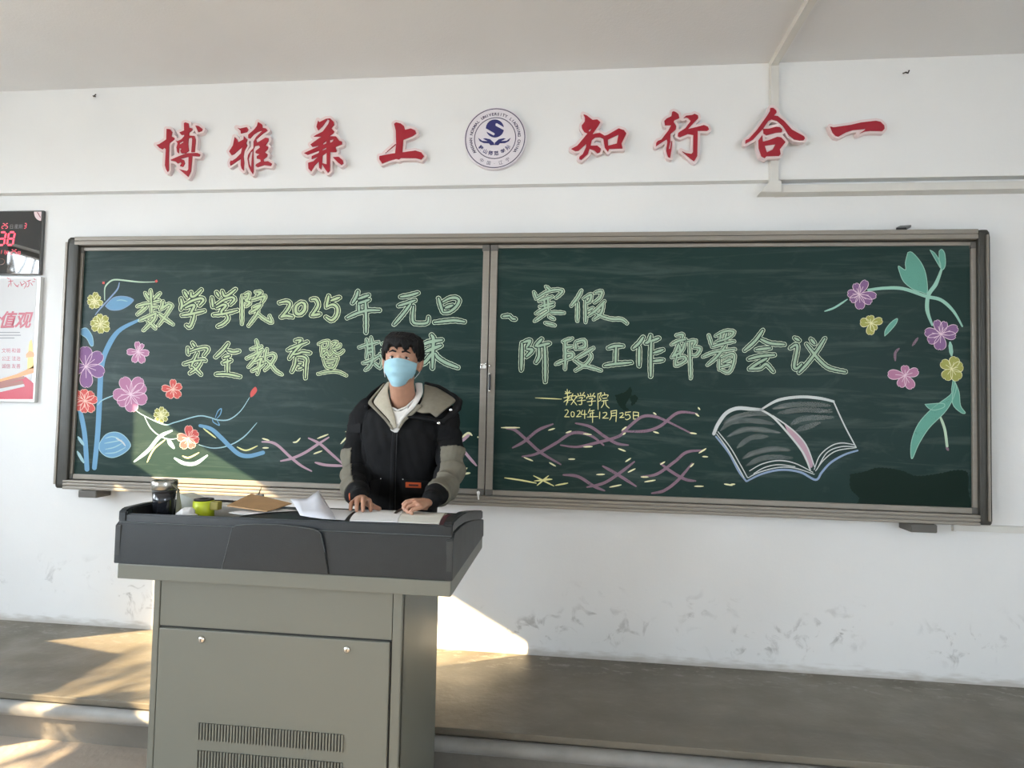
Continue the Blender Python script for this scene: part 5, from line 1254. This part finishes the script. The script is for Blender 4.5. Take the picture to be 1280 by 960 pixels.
# hands
def hand(wrist, knk, pip, dip, tip, thumb, rad=.0088):
    for k, p_, d_, t_ in zip(knk, pip, dip, tip):
        add_tube(bm, [wrist.lerp(k, .45), k, p_, d_, t_], [.011, rad*1.12, rad, rad*.92, rad*.8], 10)
    for i in range(len(knk)-1):
        m_ = knk[i].lerp(knk[i+1], .5); add_tube(bm, [wrist, wrist.lerp(m_, .55), m_], [(.020, .016), (.016, .014), (.010, .010)], 10)
    add_tube(bm, thumb, [.015, .012, .0098, .0085], 10)
W = D_(450, -.975, .052)
hand(W, [D_(440.5, -1.045, .036), D_(447, -1.06, .047), D_(454, -1.065, .050), D_(461, -1.05, .044)],
     [D_(438.5, -1.095, .033), D_(445.5, -1.115, .040), D_(453.3, -1.12, .041), D_(462, -1.10, .036)],
     [D_(438, -1.12, .022), D_(445.3, -1.145, .026), D_(453.2, -1.15, .027), D_(462.6, -1.13, .023)],
     [D_(437.8, -1.137, .012), D_(445.5, -1.168, .013), D_(453.4, -1.172, .013), D_(463, -1.15, .013)],
     [W+Vector((.012, -.01, -.008)), D_(462, -1.03, .028), D_(469, -1.055, .020), D_(474, -1.07, .016)])
W2 = D_(537, -1.03, .048)
hand(W2, [D_(516, -1.085, .052), D_(518, -1.11, .047), D_(521, -1.135, .040), D_(525, -1.155, .031)],
     [D_(507, -1.10, .046), D_(508, -1.13, .040), D_(511, -1.155, .033), D_(516, -1.175, .025)],
     [D_(503, -1.105, .034), D_(504, -1.14, .027), D_(507, -1.165, .020), D_(512, -1.185, .016)],
     [D_(503, -1.105, .024), D_(506, -1.145, .017), D_(510, -1.17, .0145), D_(515, -1.19, .0135)],
     [W2+Vector((-.01, -.015, -.014)), D_(521, -1.06, .030), D_(511, -1.07, .030), D_(504, -1.085, .028)])
person = empty('person', (HIP.x, -.42, PZ))
tag(person, 'person in black padded jacket and light blue face mask standing behind the lectern', 'person')
me = remesh(bm, .0032, 5, .5)
body = link('body', me, M_SKIN, person, True)
# eyes, brows
for s in (-1, 1):
    e = HL(s*.030, -.072, -.001)
    bm = bmesh.new(); add_ball(bm, e, (.0135, .0115, .0075), 16); ey = from_bm('eye', bm, M_EYEW, person, True)
    bm = bmesh.new(); add_ball(bm, HL(s*.030+.001, -.0805, -.0005), (.0058, .004, .0058), 14); from_bm('iris', bm, M_IRIS, ey, True)
    bm = bmesh.new(); add_tube(bm, [HL(s*.030-.014, -.077, .001), HL(s*.030, -.0855, .0075), HL(s*.030+.014, -.076, .001)], [(.002, .0018), (.0035, .003), (.002, .0018)], 8); from_bm('eyelid', bm, M_SKIN, ey, True)
    bm = bmesh.new(); add_tube(bm, [HL(s*.030-.014, -.0775, .002), HL(s*.030, -.0868, .0048), HL(s*.030+.015, -.076, .001)], [.0010, .0014, .0010], 8); from_bm('lash_line', bm, M_HAIR, ey, True)
    pts = [HL(s*.013, -.0895, .023), HL(s*.028, -.0885, .0275), HL(s*.046, -.0735, .0205)]
    bm = bmesh.new(); add_tube(bm, pts, [(.0022, .0036), (.0026, .0045), (.0015, .0022)], 8); from_bm('eyebrow', bm, M_HAIR, person, True)
# hair
bm = bmesh.new()
add_ball(bm, HL(0, .014, .062), (.0895, .102, .058), 32)
add_ball(bm, HL(0, .045, .020), (.080, .074, .075), 28); add_ball(bm, HL(0, .065, -.030), (.062, .040, .045), 20)
for s in (-1, 1):
    add_ball(bm, HL(s*.074, .015, .030), (.017, .055, .048), 18); add_ball(bm, HL(s*.071, -.028, .036), (.015, .026, .034), 14)
    add_tube(bm, [HL(s*.078, -.012, .03), HL(s*.0765, -.020, .005), HL(s*.075, -.022, -.012)], [(.008, .010), (.006, .007), (.002, .003)], 8)
rnd = random.Random(11)
for i in range(17):
    u = -1+2*i/16; x = u*.064
    yb = -.088*math.sqrt(max(.1, 1-(x/.088)**2))
    drop = .045+(.010*math.cos(u*9)+rnd.uniform(-.005, .005))+(-.016 if abs(u) > .75 else 0)+(.006 if abs(u+.45) < .15 else 0)
    add_tube(bm, [HL(x*.7, yb*.62, .100), HL(x*.95, yb*.97, .074), HL(x+.004, yb-.006, drop+.008), HL(x+.008, yb-.006, drop-.004)], [.014, .012, .007, .0025], 8)
for i in range(26):
    a = rnd.uniform(0, 2*PI); r_ = rnd.uniform(.3, .95)
    b0 = HL(.085*r_*math.cos(a), .014+.095*r_*math.sin(a), .062+.052*math.sqrt(max(0, 1-r_*r_)))
    add_tube(bm, [b0, b0+Vector((.016*math.cos(a), .016*math.sin(a), -.002 if r_ > .6 else .003))], [.009, .003], 6)
me = remesh(bm, .003, 2, .5, disp=lambda c, n: .0018*noise.noise(Vector((c.x*90, c.y*60, c.z*25))))
link('hair', me, M_HAIR, person, True)
# mask
rows = []
nu, nv = 19, 19
for j in range(nv):
    v = j/(nv-1); row = []
    for i in range(nu):
        u = -1+2*i/(nu-1)
        hw = .0715-.004*v-.030*max(0, v-.45)**1.5*2
        zt = -.006-.013*abs(u)**1.7; zb = -.127+.030*abs(u)**2.6
        z = zt+(zb-zt)*v
        front = -.114-.010*math.sin(PI*min(1, v*1.15+.12))+.020*max(0, v-.7)
        y = front+(.075+.012*(1-v))*abs(u)**2.4
        y += (.0038*math.cos(v*PI*6)-.003*math.exp(-(u/.12)**2)*(1-v))*(1-abs(u)**4)
        row.append(HL(u*hw, y, z))
    rows.append(row)
V = [p for r_ in rows for p in r_]
F = [(i*nu+j, (i+1)*nu+j, (i+1)*nu+j+1, i*nu+j+1) for i in range(nv-1) for j in range(nu-1)]
fm = from_py('face_mask', V, F, M_MASK, person, True); fm['label'] = 'light blue pleated surgical mask'
s_ = fm.modifiers.new('b', 'SUBSURF'); s_.levels = s_.render_levels = 2; s_ = fm.modifiers.new('s', 'SOLIDIFY'); s_.thickness = .0012
M_LOOP = mat('white_elastic', (.75, .75, .75), .7)
for s in (-1, 1):
    bm = bmesh.new(); add_tube(bm, [HL(s*.068, -.036, -.022), HL(s*.078, -.006, -.004), HL(s*.086, .018, .008)], .0016, 6)
    add_tube(bm, [HL(s*.064, -.034, -.085), HL(s*.076, -.002, -.062), HL(s*.083, .020, -.040)], .0014, 6)
    from_bm('ear_loop', bm, M_LOOP, fm, True)
bm = bmesh.new(); add_tube(bm, [HL(-.062, -.050, -.018), HL(-.03, -.096, -.009), HL(0, -.112, -.005), HL(.03, -.096, -.009), HL(.062, -.050, -.018)], .0014, 6); from_bm('mask_hem', bm, M_LOOP, fm, True)

# jacket: torso and sleeves as one padded surface
bm = bmesh.new()
lev = [(720, 497, .188, .128, -.475), (680, 497, .188, .13, -.505), (640, 498, .180, .128, -.54), (600, 500, .176, .128, -.56), (565, 502, .182, .132, -.575), (535, 504, .186, .128, -.585), (516, 505, .178, .108, -.585), (505, 506, .140, .075, -.565), (497, 506, .095, .050, -.55)]
rings = []
for py, px, a, b_, Y in lev:
    c = P(px, py, Y); rings.append([Vector((x, y, c.z)) for x, y in sup(c.x, Y, a, b_, b_, 40, 2.5)])
add_loft(bm, rings)
SL_R = [P(462, 512, -.585), P(454, 524, -.59), P(447, 552, -.60), P(443, 590, -.65), P(444, 610, -.77), D_(448, -.965, .060)]
SL_L = [P(550, 512, -.585), P(557, 524, -.59), P(562, 552, -.60), P(563, 587, -.65), P(556, 608, -.77), D_(540, -1.005, .060)]
RAD_R = [.060, .064, .060, .058, .052, .041]; RAD_L = [.060, .067, .064, .061, .055, .043]
add_tube(bm, SL_R, RAD_R, 20); add_tube(bm, SL_L, RAD_L, 20)
def near(A, c):
    best = (1e9, 0, None); n = len(A)-1
    for i in range(n):
        d = A[i+1]-A[i]; t = max(0, min(1, (c-A[i]).dot(d)/d.length_squared)); q_ = A[i]+d*t; L = (c-q_).length
        if L < best[0]: best = (L, (i+t)/n, c-q_)
    return best
def puff(c, n):
    d = .007*noise.noise(c*9)+.0045*noise.noise(c*22)
    lr, tr, _ = near(SL_R, c); ll, tl, _ = near(SL_L, c)
    if min(lr, ll) < .078:
        t = tr if lr < ll else tl
        d += .0065*math.sin(t*42+3*noise.noise(c*8))*max(0, min(1, (t-.25)*5))
    else:
        d += .007*noise.noise(Vector((c.x*24+c.z*6, c.y*10, c.z*5)))
    return d
me = remesh(bm, .0043, 5, .5, disp=puff)
def pick(c, n):
    lr, tr, vr = near(SL_R, c); ll, tl, vl = near(SL_L, c)
    if lr < .085 and lr <= ll and .47 < tr < .93 and vr.x < -.002-.03*(tr-.5): return 1
    if ll < .085 and ll < lr and .46 < tl < .95 and vl.x > -.030: return 2
    return 0
pcs = split_mesh(me, pick)
jk = link('jacket', pcs[0], M_JACK, person, True)
for k in (1, 2):
    o = link('sleeve_panel', pcs[k], M_OLIVE, jk, True); o['label'] = 'grey olive sleeve panel'
    s_ = o.modifiers.new('s', 'SOLIDIFY'); s_.thickness = .004; s_.offset = .6
# cuffs
for A, tabc in ((SL_R, -1), (SL_L, 1)):
    d = (A[-1]-A[-2]).normalized(); bm = bmesh.new()
    add_tube(bm, [A[-1]-d*.01, A[-1]+d*.030, A[-1]+d*.050], [(.041, .036), (.037, .033), (.034, .030)], 18, round_ends=False)
    cf = from_bm('cuff', bm, M_JACK, jk, True)
    sd_ = Vector((tabc if tabc < 0 else -.75, -.65, .05)).normalized()
    e = A[-1]+d*.020+sd_*.038
    bm = bmesh.new(); add_tube(bm, [e-d*.012+Vector((0, 0, .006)), e+d*.010-Vector((0, 0, .008))], [(.003, .008)]*2 if tabc < 0 else [(.002, .003)]*2, 8)
    from_bm('cuff_tab', bm, M_ORNG, cf, True)
# front details
def F_(px, py, Y): return P(px, py, Y)
FY = -.722
bm = bmesh.new(); add_tube(bm, [F_(494, 537, -.712), F_(492, 560, -.714), F_(491, 590, -.700), F_(490, 620, -.684), F_(490, 650, -.668)], [(.012, .004)]*5, 8); from_bm('zip_placket', bm, M_JACK, jk, True)
bm = bmesh.new(); add_tube(bm, [F_(496.5, 537, -.716), F_(495.5, 560, -.719), F_(494.5, 590, -.705), F_(494, 620, -.689), F_(494, 645, -.672)], .0016, 6); from_bm('zip', bm, mat('dark_zip', (.05, .05, .05), .35, metal=.8), jk, True)
def flap(name, pts, m, th=.006, par=None):
    bm = bmesh.new(); a = [bm.verts.new(p) for p in pts]; bm.faces.new(a)
    r_ = bmesh.ops.extrude_face_region(bm, geom=bm.faces[:]); 
    for v in r_['geom']:
        if isinstance(v, bmesh.types.BMVert): v.co += Vector((0, -th, 0))
    bmesh.ops.recalc_face_normals(bm, faces=bm.faces); bmesh.ops.bevel(bm, geom=bm.edges[:], offset=th*.35, segments=2, affect='EDGES')
    return from_bm(name, bm, m, par or jk)
M_JACK2 = mat('jacket_flap', (0.0115, 0.0115, 0.012), 0.8, spec=.2, bump=.15, bscale=500)
flap('pocket_flap', [F_(463, 601, -.676), F_(477, 598, -.688), F_(473, 620, -.676), F_(463, 619, -.664)], M_JACK2)
pf = flap('pocket_flap', [F_(502, 599, -.688), F_(536, 601, -.668), F_(535, 618, -.656), F_(503, 618, -.680)], M_JACK2)
lb = flap('orange_patch', [F_(507, 602.6, -.698), F_(526.5, 603.2, -.688), F_(526.5, 610, -.683), F_(507, 609.4, -.694)], M_ORNG, .0025); lb['label'] = 'small orange label patch'
flap('patch_print', [F_(511, 605.2, -.6995), F_(523, 605.6, -.692), F_(523, 607.8, -.692), F_(511, 607.4, -.699)], mat('patch_print', (.08, .02, .02), .6), .001, lb)
for x, y, Y in ((476, 598.5, -.693), (503.5, 599.3, -.694)):
    bm = bmesh.new(); add_ball(bm, F_(x, y, Y), (.004, .002, .0035), 8); from_bm('rivet', bm, M_STEEL, jk, True)
# collar, lining, shirt, hood
sheet('shirt', [F_(487, 509, -.690), F_(494, 513.5, -.698), F_(501, 513.5, -.700), F_(511, 508, -.692)], [F_(488, 538, -.716), F_(493, 541, -.718), F_(497, 541, -.718), F_(500, 536, -.714)], M_SHIRT, jk, .003, .004)
bm = bmesh.new(); add_tube(bm, [F_(484, 500, -.655), F_(488, 509, -.684), F_(497, 513, -.698), F_(508, 509, -.692), F_(518, 499, -.665), F_(521, 490, -.62)], [(.0035, .005)]*6, 8); from_bm('shirt_neckband', bm, M_SHIRT, jk, True)
# left side of the picture: cream stand collar folding to the zip
sheet('collar', [F_(488, 477, -.60), F_(485, 489, -.655), F_(488.5, 505, -.692), F_(494, 521, -.712), F_(496, 535, -.722)],
      [F_(484, 478, -.585), F_(466, 503, -.655), F_(474, 512, -.690), F_(486, 524, -.712), F_(493, 536, -.722)], M_CREAM, jk, .007, .006, 16, 6, .004, 3)
sheet('collar_lining', [F_(482, 479, -.570), F_(464, 502, -.645), F_(473, 513, -.688), F_(485, 525, -.712), F_(492.5, 537, -.724)],
      [F_(479, 481, -.555), F_(459, 504, -.640), F_(467, 511, -.676), F_(481, 525, -.708), F_(490.5, 538, -.720)], M_LIN, jk, .007, .004, 16, 5, .003, 9)
sheet('collar', [F_(519, 479, -.60), F_(521, 492, -.645), F_(514, 506, -.678), F_(505, 517, -.702), F_(497.5, 530, -.716)],
      [F_(528, 479, -.585), F_(529, 492, -.650), F_(520, 508, -.688), F_(508, 520, -.708), F_(499, 531, -.718)], M_SHIRT, jk, .006, .006, 16, 6, .003, 5)
sheet('collar_lining', [F_(523, 505, -.690), F_(512, 517, -.708), F_(503, 525, -.716), F_(498, 536, -.722)], [F_(528, 507, -.694), F_(518, 517, -.712), F_(506, 527, -.720), F_(500, 536, -.724)], M_LIN, jk, .006, .003, 12, 5)
# hood thrown back: grey lining opening over his left shoulder, black rim with snaps
hood = sheet('hood', [F_(530, 480, -.575), F_(545, 484, -.575), F_(562, 494, -.590), F_(572, 501, -.605)],
      [F_(519, 514, -.706), F_(528, 517, -.712), F_(537, 516, -.712), F_(545, 522, -.716)], M_LIN, jk, .010, .0, 16, 9, .006, 7, mid=[F_(531, 500, -.660), F_(542, 499, -.668), F_(553, 502, -.672), F_(562, 507, -.672)])
hood['label'] = 'grey beige hood lining'
bm = bmesh.new()
add_tube(bm, [F_(532, 479, -.55), F_(549, 484, -.560), F_(566, 493.5, -.578), F_(573.5, 501, -.605), F_(571, 511, -.640), F_(563, 519, -.675), F_(553, 527, -.700)], [(.010, .008), (.013, .010), (.014, .012), (.019, .014), (.026, .014), (.026, .012), (.020, .010)], 12)
add_tube(bm, [F_(555, 529, -.700), F_(540, 525, -.716), F_(524, 522, -.722), F_(510, 521, -.724)], [(.018, .010), (.022, .011), (.018, .010), (.009, .007)], 12)
me = remesh(bm, .005, 3, .5, disp=lambda c, n: .004*noise.noise(c*22)); rim_ = link('hood_rim', me, M_JACK, jk, True)
bm = bmesh.new(); add_tube(bm, [F_(480, 480, -.545), F_(466, 491, -.565), F_(456, 503, -.60), F_(459, 510, -.655)], [(.009, .008), (.012, .009), (.013, .010), (.010, .008)], 12)
from_bm('hood_rim', bm, M_JACK, jk, True)
add_back = bmesh.new(); add_ball(add_back, (NB.x+.01, -.475, NB.z-.015), (.13, .060, .085), 24)
me = remesh(add_back, .006, 2, .5, disp=lambda c, n: .006*noise.noise(c*14)); link('hood_back', me, M_JACK, jk, True)
for x, y, Y in ((563.5, 512.5, -.672), (548.5, 529, -.728)):
    bm = bmesh.new(); c = F_(x, y, Y)
    add_loft(bm, [[c+Vector((r*math.cos(2*PI*k/18), -d_, r*math.sin(2*PI*k/18))) for k in range(18)] for r, d_ in ((.0075, 0), (.0075, .003), (.005, .005), (.001, .0052))]); from_bm('snap_button', bm, M_STEEL, jk, True)
# shoulder flap on his right sleeve
flap('shoulder_flap', [F_(434, 531, -.625), F_(441, 530, -.640), F_(452, 529, -.655), F_(451, 541, -.660), F_(436, 541, -.640)], M_JACK2, .006)
# trousers and shoes
bm = bmesh.new()
add_loft(bm, tube_rings([(HIP.x, -.44, 1.03), (HIP.x, -.435, .93), (HIP.x, -.44, .84)], [(.165, .115), (.175, .12), (.165, .11)], 20, up=(0, 1, 0)))
for s in (-1, 1):
    hx = HIP.x+s*.085
    add_tube(bm, [(hx, -.44, .95), (hx+s*.01, -.44, .66), (hx+s*.015, -.405, .27)], [.098, .076, .062], 16)
me = remesh(bm, .009, 3, .5, disp=lambda c, n: .004*noise.noise(c*14)); link('trousers', me, M_TROU, person, True)
for s in (-1, 1):
    hx = HIP.x+s*.10; bm = bmesh.new()
    add_tube(bm, [(hx, -.355, .238), (hx+s*.004, -.42, .240), (hx+s*.010, -.52, .228)], [(.038, .036), (.042, .042), (.040, .026)], 14)
    me = remesh(bm, .005, 2); sh = link('shoe', me, M_SHOE, person, True)
    bm = bmesh.new(); add_loft(bm, [[Vector((hx+s*.005+x, -.44+y, z)) for x, y in sup(0, 0, .044, .118, .118, 24, 2.6)] for z in (.201, .222)]); from_bm('sole', bm, M_WPLAST, sh)
